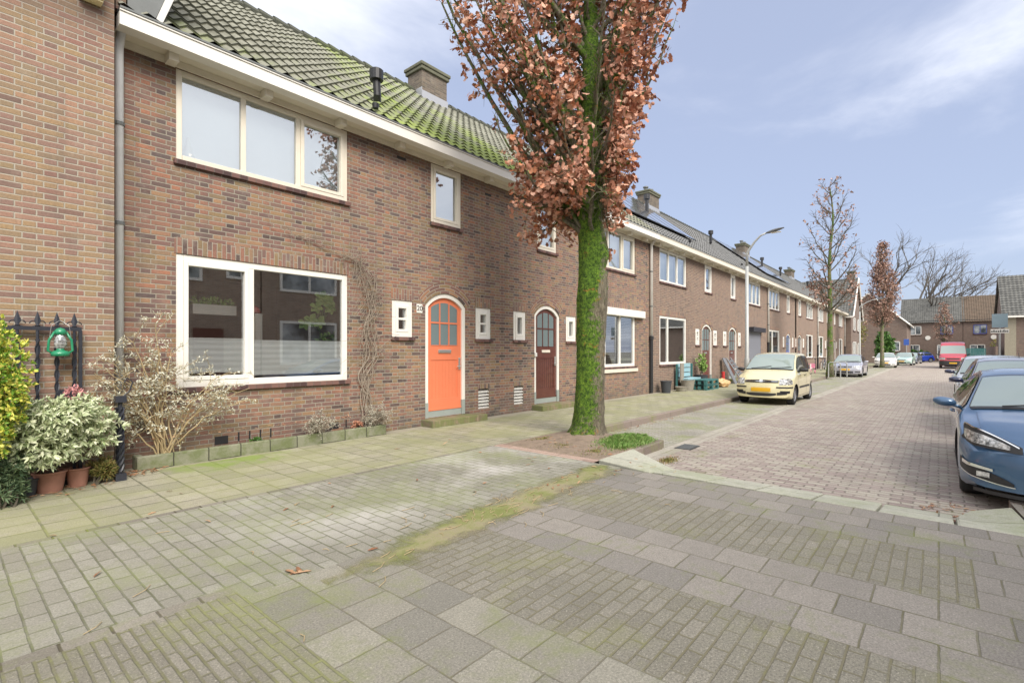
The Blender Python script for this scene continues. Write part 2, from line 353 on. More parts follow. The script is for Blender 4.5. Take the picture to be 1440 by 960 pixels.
M['twig_far']=simple('twig_far',(.14,.125,.11),.9,.3,.5,wpos=True)
M['twig']=simple('twig_bark',(.11,.095,.07),.9,.4,9,wpos=True)
M['twig_pale']=simple('twig_pale',(.42,.33,.19),.8,.3,9)
M['twig_grey']=simple('twig_grey',(.30,.25,.20),.9,.3,9)
def leafm(name,stops,rough=.6,trans=.15):
    s=NT(name); oi=s.n('NewGeometry'); c=s.ramp(oi.outputs['Random Per Island'],stops)
    return s.pbr(c,rough,None)
M['leaf_brown']=leafm('leaf_brown',[(0,(.26,.10,.055)),(.3,(.42,.18,.11)),(.55,(.56,.29,.20)),(.8,(.66,.42,.31)),(1,(.52,.17,.06))])
M['leaf_dull']=leafm('leaf_dull',[(0,(.20,.10,.07)),(.5,(.33,.19,.14)),(1,(.42,.28,.22))])
M['leaf_var']=leafm('leaf_variegated',[(0,(.36,.44,.24)),(.4,(.58,.64,.40)),(.8,(.76,.78,.58)),(1,(.25,.36,.14))])
M['leaf_yel']=leafm('leaf_yellow_green',[(0,(.10,.26,.03)),(.35,(.26,.44,.05)),(.6,(.62,.60,.09)),(1,(.74,.70,.2))])
M['leaf_green']=leafm('leaf_green',[(0,(.03,.09,.015)),(.5,(.07,.17,.03)),(1,(.13,.24,.05))])
M['leaf_fern']=leafm('leaf_blue_green',[(0,(.05,.10,.05)),(.5,(.10,.16,.08)),(1,(.17,.22,.11))])
M['leaf_heath']=leafm('leaf_heath',[(0,(.10,.12,.03)),(.5,(.22,.22,.06)),(1,(.33,.22,.09))])
M['leaf_silver']=leafm('leaf_silver',[(0,(.42,.43,.34)),(.5,(.58,.58,.47)),(1,(.70,.70,.60))])
M['leaf_house']=leafm('leaf_houseplant',[(0,(.16,.30,.06)),(1,(.34,.48,.14))])
M['grass']=leafm('grass_blade',[(0,(.09,.19,.035)),(.5,(.16,.30,.06)),(1,(.30,.37,.13))])
M['litter']=leafm('leaf_litter',[(0,(.24,.10,.045)),(.5,(.36,.19,.10)),(1,(.50,.33,.2))])
M['flower']=simple('pink_flower',(.55,.25,.25),.7)
M['terra']=simple('terracotta',(.38,.19,.14),.8,.35,9,bmp=.3)
M['dark_pot']=simple('dark_pot',(.05,.055,.065),.6,.3,9)
M['grey_pot']=simple('grey_pot',(.28,.26,.22),.8,.3,12,bmp=.3)
M['lantern_green']=simple('green_enamel',(.02,.24,.12),.35,coat=.3)
M['bluewood']=simple('blue_wood',(.30,.48,.54),.7,.35,14)
M['teal']=simple('teal_wood',(.05,.17,.17),.7,.4,14)
M['bag']=simple('yellow_plastic',(.62,.40,.20),.45,.3,8)
M['red']=simple('red_plastic',(.5,.04,.04),.4)
M['pinkp']=simple('pink_plastic',(.7,.28,.38),.45)
M['greyp']=simple('grey_plastic',(.17,.18,.20),.6,.3,15)
M['pole']=simple('galvanised_pole',(.42,.43,.42),.55,.2,6,metal=.3)
M['signback']=simple('sign_back',(.22,.30,.35),.5,.1,4)
M['signblue']=simple('sign_blue',(.05,.12,.45),.4)
M['cladding']=simple('orange_cladding',(.42,.085,.03),.5,.3,4)
M['greyclad']=simple('grey_cladding',(.23,.24,.28),.6)
M['nest']=simple('cream_vent',(.72,.62,.38),.6)
def panel():
    s=NT('solar_glass'); return s.pbr((.62,.65,.70),.07,None,Metallic=.9)
M['panel']=panel()
M['lead']=simple('lead_flashing',(.38,.39,.42),.5,metal=.3)
M['chimney']=facade('brick_chimney',[(0,(.09,.075,.06)),(.5,(.15,.12,.09)),(1,(.20,.155,.115))],(.20,.185,.15),axis='xy',dirt=False)
M['cap']=simple('chimney_cap',(.13,.13,.09),.9,.4,9,bmp=.4)
# ================================================ GROUND
def sheet(name,poly,z,mat,z2=None):
    mb=MB(); mb.add([(x,y,z) for x,y in poly],[tuple(range(len(poly)))])
    return tag(mb.build(name,mat),kind='structure')
def rect(x0,x1,y0,y1): return [(x0,y0),(x1,y0),(x1,y1),(x0,y1)]
sheet('ground',rect(-400,900,-500,500),-.16,M['ground'])
sheet('pavement',rect(-9,5.2,5.28,DW+.1),.0,M['pave_tile'])
sheet('pavement_far',[(5.2,5.28),(5.62,5.28),(5.62,5.2),(7.8,5.2),(7.8,5.0),(76,5.0),(76,DW+.1),(5.2,DW+.1)],.0,M['pave_tile'])
sheet('pavement_edge_course',rect(-9,5.62,5.2,5.28),.0,M['soldier_row'])
sheet('paver_strip',[(-9,3.32),(1.2,3.32),(1.2,3.12),(2.1,3.12),(2.1,3.02),(5.62,3.02),(5.62,5.2),(-9,5.2)],.0,M['pave_klinker'])
sheet('edge_course',rect(-9,1.2,3.22,3.32),.0,M['soldier_row'])
sheet('klinker_field',[(-9,-9),(1.2,-9),(1.2,3.22),(-9,3.22)],.0,M['pave_thin'])
sheet('slab_field',rect(1.2,2.1,-.18,3.12),.0,M['pave_slab'])
sheet('klinker_band',rect(2.1,2.95,-.18,3.02),.0,M['pave_thinx'])
sheet('slab_band',rect(2.95,3.85,-.18,3.02),.0,M['pave_slabrow'])
sheet('klinker_band_far',rect(3.85,4.72,-.18,3.02),.0,M['pave_thinx'])
sheet('slab_band_far',rect(4.72,5.58,-.18,3.02),.0,M['pave_slabrow'])
def wob(a,b,n,amp,sd):
    return [(a[0]+(b[0]-a[0])*i/n+amp*pnoise(Vector((i*.9,sd,3))),a[1]+(b[1]-a[1])*i/n+amp*pnoise(Vector((i*.9,sd,0)))) for i in range(n+1)]
sheet('moss_film',rect(1.6,5.58,2.3,3.9),.004,M['film'])
sheet('slab_field_right',[(1.2,-9),(6.75,-9),(6.75,-.52),(5.57,-.62),(5.58,-.18),(1.2,-.18)],.0,M['pave_slabrow'])
sheet('road',[(5.58,-2.35),(115,-2.35),(115,3.1),(5.9,3.1),(5.58,2.9)],ZR,M['road'])
sheet('channel_band',rect(6.7,76,3.1,3.41),ZR,M['band'])
sheet('parking_lane',rect(7.8,76,3.41,4.87),ZR,M['parking'])
sheet('road_far',[(76,3.1),(115,3.1),(115,40),(76,40)],ZR,M['parking'])
sheet('square',[(76,-2.35),(76,-40),(115,-40),(115,-2.35)],ZR+.004,M['parking'])
sheet('right_pavement',rect(6.75,76,-5.0,-2.45),.0,M['pave_tile'])
tag(MB().box(6.75,76,-2.45,-2.33,-.16,.004).box(6.73,6.87,-2.33,-.52,-.16,.004).build('kerb_right',M['kerb_red']),kind='structure')
mb=MB(); mb.box(7.8,76,4.87,5.0,-.16,.006); mb.box(7.68,7.8,3.41,5.2,-.16,.006); mb.box(6.72,7.68,3.38,3.46,-.16,.004)
bevel(tag(mb.build('kerb_left',M['kerb_red']),kind='structure'),.015)
# sloping entrance kerb (drop blocks) with rising end stones
mb=MB()
y=-.1
for y0,y1 in [(-.1,.42),(.44,.94),(.96,1.46),(1.48,1.98),(2.0,2.62)]:
    e=.09*(y0/2.6)
    mb.add([(5.6+e,y0,.0),(5.6+e,y1,.0),(6.33+e,y1,-.105),(6.33+e,y0,-.105),(5.6+e,y0,-.16),(5.6+e,y1,-.16),(6.36+e,y1,-.16),(6.36+e,y0,-.16)],
      [(0,3,2,1),(0,1,5,4),(3,7,6,2),(1,2,6,5),(0,4,7,3)])
kb=bevel(tag(mb.build('drop_kerb',M['kerb_conc']),kind='structure'),.01)
def endstone(name,ys,sg):
    mb=MB(); y0,y1=ys; h=.02 if sg>0 else .006
    mb.add([(5.62,y0,.0),(5.75,y1,h),(6.72,y1,h),(6.35,y0,-.10),(6.12,y0+(y1-y0)*.35,h*.6),(5.62,y0,-.16),(5.75,y1,-.16),(6.75,y1,-.16),(6.35,y0,-.16)],
      [(0,4,1),(0,3,4),(3,2,4),(4,2,1),(0,5,8,3),(3,8,7,2),(2,7,6,1),(1,6,5,0)])
    return bevel(tag(mb.build(name,M['kerb_conc'],fix=True),kind='structure'),.012)
endstone('kerb_end_stone',(2.64,3.42),1); MBs=MB().add([(5.60,-.12,0),(5.58,-.62,.004),(6.55,-.52,.004),(6.42,-.22,-.06),(6.15,-.12,-.075),(5.60,-.12,-.16),(5.58,-.62,-.16),(6.55,-.52,-.16),(6.42,-.22,-.16),(6.15,-.12,-.16)],[(0,4,3,2,1),(0,5,9,4),(4,9,8,3),(3,8,7,2),(2,7,6,1),(1,6,5,0)])
bevel(tag(MBs.build('kerb_end_stone',M['kerb_conc'],fix=True),kind='structure'),.02)
# tree pit
mb=MB(); N=26; P=[]
for i in range(N+1):
    row=[]
    for j in range(N+1):
        x=5.82+(7.68-5.82)*i/N; y=3.46+(5.2-3.46)*j/N
        e=min(i,N-i,j,N-j)/5; e=min(1,e)
        d=math.hypot(x-7.3,y-4.5); z=.0+e*(.02+.03*pnoise(Vector((x*3,y*3,0)))+.02*pnoise(Vector((x*11,y*11,4)))+.10*math.exp(-(d/.45)**2))
        row.append((x,y,z))
    P.append(row)
mb.grid(P); tag(mb.build('tree_pit_soil',M['soil'],smooth=True),kind='structure')
mb=MB(); mb.add([(x,y,.003) for x,y in [(5.62,3.42),(5.82,3.42),(5.82,5.2),(5.62,5.2)]],[(0,1,2,3)])
mb.add([(x,y,.003) for x,y in [(5.82,3.25),(6.72,3.43),(6.72,3.46),(5.82,3.46)]],[(0,1,2,3)])
tag(mb.build('pit_edging',M['pink_row']),kind='structure')
# gully grate
mb=MB(); mb.box(7.86,8.30,3.0,3.27,ZR-.03,ZR+.005)
g=tag(mb.build('drain_grate',M['dark'],org=(8.08,3.13,ZR)),'dark slotted gully grate set in the road edge beside the tree pit','drain')
for i in range(7):
    x=7.875+i*.062; MB().box(x,x+.034,3.015,3.255,ZR+.0,ZR+.014).build('bar',M['zinc_dark'],g,(8.08,3.13,ZR))
# grass & litter (stuff)
def blades(name,mat,spots,n,h,label,r2=None):
    mb=MB()
    for k in range(n):
        cx,cy,rx,ry,hz=spots[k%len(spots)]
        a=rnd.random()*2*PI; q=math.sqrt(rnd.random())*(.7+.6*rnd.random()); q=min(1.6,abs(rnd.gauss(0,.6))); x=cx+rx*q*math.cos(a); y=cy+ry*q*math.sin(a)
        hh=h*(.4+rnd.random()*.9)*(1.25-q*.7); b=rnd.random()*2*PI; lx,ly=math.cos(b)*hh*.6,math.sin(b)*hh*.6; w=.004
        px,py=-math.sin(b)*w,math.cos(b)*w
        mb.add([(x-px,y-py,hz),(x+px,y+py,hz),(x+px*.8+lx*.4,y+py*.8+ly*.4,hz+hh*.7),(x+lx,y+ly,hz+hh)],[(0,1,2),(0,2,3)])
    return tag(mb.build(name,mat),label,'grass',kind='stuff')
blades('grass',M['grass'],[(7.15,3.85,.55,.33,.01),(7.35,3.8,.4,.3,.01),(6.85,3.7,.35,.2,.01),(7.42,3.62,.22,.12,.01),(7.2,3.6,.4,.12,.01)],16000,.085,'bright green grass growing at the street side of the mossy oak')
blades('sparse_grass',M['leaf_heath'],[(6.2,3.75,.4,.3,.0),(6.6,4.95,.6,.2,.0),(6.9,3.6,.6,.15,.0),(6.3,4.3,.5,.7,.0),(6.9,2.95,.3,.15,ZR)],3500,.028,'thin yellowish grass in the tree pit and along its edge')
def leafshape(mb,p,d,nrm,L,W,lob=0,fold=.25):
    d=d.normalized(); s=d.cross(nrm)
    if s.length<1e-4: s=d.orthogonal()
    s.normalize(); n=s.cross(d)
    if lob: pr=[(0,.05),(.22,.32),(.36,.22),(.55,.5),(.7,.26),(.85,.3),(1,0)]
    else: pr=[(0,.04),(.35,.5),(.7,.38),(1,0)]
    vs=[];fs=[]
    for t,w in pr:
        c=p+d*(t*L)-n*(.10*L*t*t)
        vs+= [c, c+s*(w*W)+n*(fold*w*W), c-s*(w*W)+n*(fold*w*W)]
    for i in range(len(pr)-1):
        a=3*i;b=a+3; fs+=[(a,b,b+1,a+1),(a+2,b+2,b,a)]
    mb.add(vs,fs)
def rv(): return Vector((rnd.gauss(0,1),rnd.gauss(0,1),rnd.gauss(0,1))).normalized()
mb=MB()
def litter(cx,cy,rx,ry,z,n,sz=.06):
    for k in range(n):
        a=rnd.random()*2*PI;q=math.sqrt(rnd.random())
        leafshape(mb,Vector((cx+rx*q*math.cos(a),cy+ry*q*math.sin(a),z+rnd.random()*.012)),Vector((rnd.gauss(0,1),rnd.gauss(0,1),.1)),Vector((rnd.gauss(0,.3),rnd.gauss(0,.3),1)),sz*(.6+rnd.random()*.7),sz*.4,1)
litter(1.55,7.3,.35,.2,.005,110); litter(.75,6.9,.6,.25,.005,90,.05); litter(6.45,-.1,.35,.25,ZR,80,.05); litter(6.8,4.2,.8,.7,.02,110,.05)
litter(6.9,3.0,.4,.12,ZR,70,.04); litter(3.3,7.4,1.8,.12,.36,130,.05); litter(9.5,4.78,2.2,.08,ZR,120,.05); litter(3.5,4.6,3.5,2.2,.003,26,.07); litter(18,4.75,8,.1,ZR,160,.05); litter(5.2,3.1,1.0,.25,.004,22,.06); litter(1.6,3.2,.08,.08,.003,3,.12)
tag(mb.build('leaf_litter',M['litter']),'brown fallen leaves scattered over the paving, gutters and planting edge','fallen leaves',kind='stuff')
mb=MB()
for k in range(110):
    x,y=(rnd.gauss(3.6,1.0),rnd.gauss(3.05,.2)) if k<90 else (rnd.uniform(1,6),rnd.uniform(1.5,5))
    a=rnd.gauss(.1,.6); L=rnd.uniform(.05,.16); mb.tube([(x,y,.006),(x+math.cos(a)*L*.5,y+math.sin(a)*L*.5,.012),(x+math.cos(a+.3)*L,y+math.sin(a+.3)*L,.006)],.0028,4)
tag(mb.build('twig_litter',M['twig_pale']),'pale dry twigs and straw lying along the mossy strip','fallen twigs',kind='stuff')
# ================================================ HOUSES
YE,ZE,YRG,ZRG=DW-.38,5.45,11.7,9.08
def wallmesh(mb,x0,x1,z0,z1,ops,y,rev=.11):
    xs=sorted({x0,x1,*[o[0] for o in ops],*[o[1] for o in ops]}); zs=sorted({z0,z1,*[o[2] for o in ops],*[o[3] for o in ops]})
    for a,b in zip(xs,xs[1:]):
        for c,d in zip(zs,zs[1:]):
            mx,mz=(a+b)/2,(c+d)/2
            if any(o[0]<mx<o[1] and o[2]<mz<o[3] for o in ops): continue
            mb.quad((a,y,c),(b,y,c),(b,y,d),(a,y,d))
    for o in ops:
        a,b,c,d=o[:4]; r=y+rev; sp=o[4] if len(o)>4 else None
        top=d if sp is None else sp
        mb.quad((a,y,c),(a,y,top),(a,r,top),(a,r,c)); mb.quad((b,y,c),(b,r,c),(b,r,top),(b,y,top)); mb.quad((a,y,c),(a,r,c),(b,r,c),(b,y,c))
        if sp is None: mb.quad((a,y,d),(b,y,d),(b,r,d),(a,r,d))
        else:
            arc=arcpts(a,b,sp,d)
            for (p,q),(p2,q2) in zip(arc,arc[1:]):
                mb.quad((p,y,q),(p2,y,q2),(p2,y,d),(p,y,d)); mb.quad((p,y,q),(p,r,q),(p2,r,q2),(p2,y,q2))
def arcpts(a,b,sp,top,n=14,off=0):
    h=top-sp; w=(b-a)/2; Rr=(w*w+h*h)/(2*h); cx=(a+b)/2; cz=top-Rr; A=math.asin(min(1,w/Rr)); Rr+=off
    return [(cx+Rr*math.sin(-A+2*A*i/n),cz+Rr*math.cos(-A+2*A*i/n)) for i in range(n+1)]
def lintel(par,org,x0,x1,z,h=.21,y=DW): MB().box(x0,x1,y-.004,y+.05,z,z+h).build('lintel',M['soldier'],par,org)
def room(par,org,x0,x1,z0,z1,y,d=1.6):
    mb=MB(); a,b,c,e=x0-.02,x1+.02,z0-.02,z1+.02
    mb.quad((a,y+d,c),(b,y+d,c),(b,y+d,e),(a,y+d,e)); mb.quad((a,y,c),(a,y+d,c),(a,y+d,e),(a,y,e)); mb.quad((b,y,c),(b,y,e),(b,y+d,e),(b,y+d,c))
    mb.quad((a,y,c),(b,y,c),(b,y+d,c),(a,y+d,c)); mb.quad((a,y,e),(a,y+d,e),(b,y+d,e),(b,y,e))
    mb.build('room',M['room'],par,org)
def window(par,org,x0,x1,z0,z1,lights=1,sash=(),y=DW,fw=.075,mat=None,gl='glass',fill=None,sill=True,lint=False,bars=0,rd=1.4,blind=None,open_=False):
    """lights: int or list of fractions; sash: indices with an opening sash"""
    mat=mat or M['white']; f0=y+.015; f1=y+.10
    mb=MB(); mb.box(x0,x0+fw,f0,f1,z0,z1).box(x1-fw,x1,f0,f1,z0,z1).box(x0+fw,x1-fw,f0,f1,z1-fw,z1).box(x0+fw,x1-fw,f0-.012,f1,z0,z0+fw)
    fr=[i/lights for i in range(lights+1)] if isinstance(lights,int) else lights
    X=[x0+fw/2+(x1-x0-fw)*f for f in fr]
    for x in X[1:-1]: mb.box(x-fw*.45,x+fw*.45,f0+.002,f1,z0+fw,z1-fw)
    w=mb.build('window',mat,par,org); 
    if (x1-x0)*(z1-z0)>.1: bevel(w,.006,2)
    for i in range(len(X)-1):
        a=X[i]+(fw*.5 if i==0 else fw*.45); b=X[i+1]-(fw*.5 if i==len(X)-2 else fw*.45); c=z0+fw; d=z1-fw
        if i in sash:
            s=.055; m2=MB(); yy=f0-.02; m2.box(a,a+s,yy,f1-.02,c,d).box(b-s,b,yy,f1-.02,c,d).box(a+s,b-s,yy,f1-.02,d-s,d).box(a+s,b-s,yy,f1-.02,c,c+s)
            so=bevel(m2.build('sash',mat,w,org),.006)
            a+=s;b-=s;c+=s;d-=s
        if bars:
            m2=MB()
            for k in range(1,bars+1): m2.box(a,b,f0+.01,f1-.02,c+(d-c)*k/(bars+1)-.02,c+(d-c)*k/(bars+1)+.02)
            m2.build('glazing_bar',mat,w,org)
        MB().quad((a-.01,f1-.045,c-.01),(b+.01,f1-.045,c-.01),(b+.01,f1-.045,d+.01),(a-.01,f1-.045,d+.01)).build('pane',M[gl],w,org)
        if fill=='curtain': MB().box(a-.02,b+.02,f1+.06,f1+.075,c-.02,d+.02).build('curtain',M['curtain'],w,org)
        if blind: # pleated blind over the lower part
            m2=MB(); h=(d-c)*blind; n=int(h/.045); P=[]
            for k in range(n+1):
                zz=c+.06+(h-.06)*k/n; P.append([(a,f1-.036+(.012 if k%2 else 0),zz),(b,f1-.036+(.012 if k%2 else 0),zz)])
            m2.grid(P); m2.box(a,b,f1-.038,f1-.01,c+h,c+h+.02); m2.box(a,b,f1-.038,f1-.01,c+.04,c+.06); m2.build('blind',M['blind'],w,org)
        if fill=='venetian':
            m2=MB()
            for k in range(int((d-c)/.05)): m2.box(a,b,f1+.05,f1+.085,c+.05*k+.02,c+.05*k+.024)
            m2.build('venetian_blind',M['blind'],w,org)
    if fill=='curtain' and isinstance(lights,int) and lights>1: MB().box(x0+fw,x1-fw,f1-.03,f1+.04,z1-fw-.05,z1-fw-.015).build('blind_rail',M['zinc_dark'],w,org)
    if fill=='curtain':MB().box(x0+.02,x1-.02,f1+.1,f1+.12,z0+.02,z1-.02).build('curtain_backing',M['curtain'],w,org)
    else: room(w,org,x0,x1,z0,z1,f1+.01,rd)
    if sill: MB().box(x0-.03,x1+.03,y-.05,y+.06,z0-.062,z0-.002).build('sill',M['sill'],w,org)
    if lint: lintel(par,org,x0-.02,x1+.02,z1+.002)
    return w
def door(par,org,x0,x1,z0,spring,top,mat,y=DW,detail=True,plate=True,hand=1):
    fw=.085; f0=y+.02; f1=y+.13
    # frame: arched band
    mb=MB(); out=[(x0,z0+.12)]+arcpts(x0,x1,spring,top)+[(x1,z0+.12)]
    ia,ib=x0+fw,x1-fw; it=top-fw; isp=spring-.03
    inn=[(ia,z0+.12)]+arcpts(ia,ib,isp,it)+[(ib,z0+.12)]
    n=len(out)
    mb.add([(a,f0,b) for a,b in out]+[(a,f0,b) for a,b in inn]+[(a,f1,b) for a,b in inn],
      [(i,i+1,n+i+1,n+i) for i in range(n-1)]+[(n+i,n+i+1,2*n+i+1,2*n+i) for i in range(n-1)])
    d0=y+.07
    poly=[(ia,z0+.12)]+[(ib,z0+.12)]+arcpts(ia,ib,isp,it)[::-1]
    leaf=MB().prismy(poly,d0,d0+.05).build('door',mat,par,org)
    mb.build('door_frame',M['white'],leaf,org)
    m2=MB().box(x0,x0+fw+.005,f0-.006,f1,z0-.0,z0+.30).box(x1-fw-.005,x1,f0-.006,f1,z0,z0+.30).box(x0+fw,x1-fw,f0+.03,f1,z0-.0,z0+.125)
    m2.build('threshold',M['stone_grey'],leaf,org)
    w=ib-ia; st=.10
    if detail:
        # raised rails and stiles over the plank panel
        gz0=z0+(top-z0)*.58; gz1=it-.10; m3=MB()
        yy=d0-.012
        m3.box(ia,ia+st,yy,d0,z0+.13,isp).box(ib-st,ib,yy,d0,z0+.13,isp).box(ia+st,ib-st,yy,d0,z0+.13,z0+.36).box(ia+st,ib-st,yy,d0,gz0-.30,gz0-.02)
        m3.build('rail',mat,leaf,org)
        m4=MB()
        for k in range(8):
            xx=ia+st+(w-2*st)*(k+.5)/8; m4.box(xx-.003,xx+.003,d0-.0025,d0,z0+.37,gz0-.31)
        m4.build('plank_groove',M['dark'] if mat==M['brown'] else mat,leaf,org)
        m5=MB().box(ia,ib,d0-.03,d0,z0+.13,z0+.17); m5.build('weather_bar',mat,leaf,org)
        # glass: three columns, two rows, the upper following the arch
        arcf=lambda x:(lambda c,A:A(x))(0,lambda q:np_arc(ia,ib,isp,it,q)-.10)
        cols=[(ia+.09+(w-.18)*k/3+.015,ia+.09+(w-.18)*(k+1)/3-.015) for k in range(3)]
        for a,b in cols:
            zm=gz0+(gz1-gz0)*.52
            MB().add([(a,d0-.0035,gz0),(b,d0-.0035,gz0),(b,d0-.0035,zm-.015),(a,d0-.0035,zm-.015)],[(0,1,2,3)]).build('door_pane',M['glass_door'],leaf,org)
            up=[(a+(b-a)*i/6,arcf(a+(b-a)*i/6)) for i in range(7)]
            MB().add([(a,d0-.0035,zm+.02),(b,d0-.0035,zm+.02)]+[(p,d0-.0035,q) for p,q in up[::-1]],[tuple(range(9))]).build('door_pane',M['glass_door'],leaf,org)
            # little glazing beads
        m6=MB()
        for a,b in cols:
            zm=gz0+(gz1-gz0)*.52
            for (p,q) in ((a,b),): 
                m6.box(a-.014,a-.002,d0-.014,d0,gz0,arcf(a)); m6.box(b+.002,b+.014,d0-.014,d0,gz0,arcf(b)); m6.box(a,b,d0-.014,d0,zm-.013,zm+.018); m6.box(a,b,d0-.014,d0,gz0-.014,gz0-.001)
        m6.build('glazing_bead',mat,leaf,org)
        cx=(ia+ib)/2
        bevel(MB().box(cx-.17,cx+.17,d0-.035,d0,gz0-.16,gz0-.09).build('letterbox',M['steel'] if mat!=M['brown'] else M['cream'],leaf,org),.008)
        hx=ib-.05 if hand>0 else ia-.02
        bevel(MB().box(hx-.025,hx+.025,d0-.03,d0,z0+.93,z0+1.18).build('handle_plate',M['steel'],leaf,org),.008)
        MB().tube([(hx,d0-.03,z0+1.0),(hx,d0-.07,z0+1.0),(hx-.11*hand,d0-.07,z0+1.0)],.011,8).build('handle',M['steel'],leaf,org)
    else:
        gz0=z0+(top-z0)*.55
        MB().box(ia+.12,ib-.12,d0-.004,d0,gz0,it-.12).build('door_pane',M['glass_door'],leaf,org)
        m4=MB().box(ia+.12+(w-.24)/3-.015,ia+.12+(w-.24)/3+.015,d0-.012,d0,gz0,it-.12).box(ia+.12+(w-.24)*2/3-.015,ia+.12+(w-.24)*2/3+.015,d0-.012,d0,gz0,it-.12).box(ia+.12,ib-.12,d0-.013,d0,(gz0+it)/2-.08,(gz0+it)/2-.05)
        m4.build('glazing_bar',mat,leaf,org); MB().box((ia+ib)/2-.15,(ia+ib)/2+.15,d0-.02,d0,gz0-.15,gz0-.08).build('letterbox',M['steel'],leaf,org)
    # soldier arch above
    o=arcpts(x0,x1,spring,top,24,.0); o2=arcpts(x0,x1,spring,top,24,.22); ln=(x1-x0)*1.12
    mb=MB(); 
    mb.grid([[ (a,y-.004,b) for a,b in o],[(a,y-.004,b) for a,b in o2]],[[ (0.005,ln*i/24) for i in range(25)],[(.225,ln*i/24) for i in range(25)]])
    mb.grid([[ (a,y-.004,b) for a,b in o2],[(a,y+.0,b) for a,b in o2]])
    mb.build('door_arch',M['arch'],leaf,org)
    return leaf
def np_arc(a,b,sp,top,x):
    h=top-sp;w=(b-a)/2;Rr=(w*w+h*h)/(2*h);cx=(a+b)/2;return top-Rr+math.sqrt(max(0,Rr*Rr-(x-cx)**2))
def roofsurf(mb,x0,x1,ya,za,yb,zb,tw,row,amp=.03,seg=6,flip=False):
    L=math.hypot(yb-ya,zb-za); dy,dz=(yb-ya)/L,(zb-za)/L; ny,nz=-dz,dy
    nr=int(round(L/row)); nt=max(1,int(round((x1-x0)/tw))); P=[];U=[]
    for r in range(nr):
        for k,(fr,o) in enumerate(((0,.032),(1,.0))):
            s_=(r+fr)*L/nr; prow=[];urow=[]
            for j in range(nt*seg+1):
                ph=(j/seg)%1.0; x=x0+(x1-x0)*j/(nt*seg)
                w=amp*(math.sin(2*PI*ph)*.75+ .25*math.sin(4*PI*ph)); 
                oo=o+w+.006*pnoise(Vector((x*3,s_*3,1)))
                prow.append((x,ya+dy*s_+ny*oo,za+dz*s_+nz*oo)); urow.append((j/seg,r+(.001 if fr==0 else .999)))
            P.append(prow);U.append(urow)
    mb.grid(P,U)
def roof(par,org,x0,x1,mat,tw=.235,row=.32,seg=6,det=True):
    mb=MB(); roofsurf(mb,x0,x1,YE,ZE,YRG,ZRG,tw,row,seg=seg)
    rf=mb.build('roof',mat,par,org,smooth=False)
    mb=MB().quad((x1,YRG,ZRG-.03),(x0,YRG,ZRG-.03),(x0,YRG+4.1,5.4),(x1,YRG+4.1,5.4)); mb.quad((x0,YE+.1,ZE-.05),(x1,YE+.1,ZE-.05),(x1,YRG,ZRG-.08),(x0,YRG,ZRG-.08)); mb.build('roof_underside',M['tile_dark'],rf,org)
    mb=MB(); n=int((x1-x0)/.33)
    for k in range(n):
        a=x0+(x1-x0)*k/n; b=a+(x1-x0)/n*1.04
        if det: mb.tube([(a,YRG,ZRG+.0),(a+.05,YRG,ZRG+.005),(b,YRG,ZRG-.01)],[.125,.12,.098],10)
        else: mb.tube([(a,YRG,ZRG),(b,YRG,ZRG-.01)],[.12,.1],6)
    mb.build('ridge',mat,rf,org)
    return rf
def gutter(par,org,x0,x1,near=True):
    mb=MB().box(x0,x1,YE-.02,YE+.16,5.245,5.40); mb.box(x0,x1,YE-.035,YE+.0,5.405,5.425)
    g=mb.build('gutter',M['white'] if near else M['cream'],par,org); 
    MB().box(x0,x1,YE-.045,YE+.12,5.427,5.45).build('gutter_lining',M['zinc_dark'],g,org)
    MB().box(x0,x1,YE+.16,DW+.02,5.262,5.28).build('soffit',M['cream'],g,org)
    MB().box(x0,x1,DW-.03,DW+.02,5.175,5.26).build('frieze_board',M['cream'],g,org)
    n=max(2,int(round((x1-x0)/1.1)))
    for k in range(n):
        x=x0+(x1-x0)*(k+.5)/n; MB().box(x-.055,x+.055,YE+.17,DW-.03,5.15,5.26).build('bracket',M['cream'],g,org)
    return g
def chimney(par,org,x0,x1,y0,y1,z0,z1,pots=0):
    ch=MB().box(x0,x1,y0,y1,z0,z1-.2).build('chimney',M['chimney'],par,org)
    mb=MB().box(x0-.06,x1+.06,y0-.06,y1+.06,z1-.2,z1-.1).box(x0-.09,x1+.09,y0-.09,y1+.09,z1-.098,z1+.0); bevel(mb.build('chimney_cap',M['cap'],ch,org),.02)
    m=MB().box(x0-.02,x1+.02,y0-.03,y0-.01,z0+.2,roofpt(y0)+.22).box(x0-.03,x0-.01,y0-.02,y0+.25,z0+.3,ZRG-.02); m.build('flashing',M['lead'],ch,org)
    for k in range(pots):
        cx=x0+(x1-x0)*(k+.5)/pots; MB().lathe([(.09,z1),(.09,z1+.18),(.14,z1+.2),(.14,z1+.26),(.05,z1+.28)],(cx,(y0+y1)/2,0),12).build('chimney_pot',M['zinc_dark'],ch,org)
    return ch
def roofpt(Y,off=0): 
    m=(ZRG-ZE)/(YRG-YE); return ZE+m*(Y-YE)+off
def roofvent(par,org,x,Y,h=.55):
    z=roofpt(Y); mb=MB().tube([(x+.1,Y+.1,z),(x+.02,Y-.02,z+.15),(x,Y-.02,z+h)],.07,10); mb.lathe([(.0,h-.02),(.125,h-.02),(.13,h+.16),(.105,h+.18),(0,h+.18)],(x,Y-.02,z),14)
    mb.build('roof_vent',M['black'],par,org)
def smallvent(par,org,x,Y):
    z=roofpt(Y,.05); MB().lathe([(0,0),(.05,0),(.06,.08),(0,.09)],(x,Y-.03,z),10).build('tile_vent',M['black'],par,org)
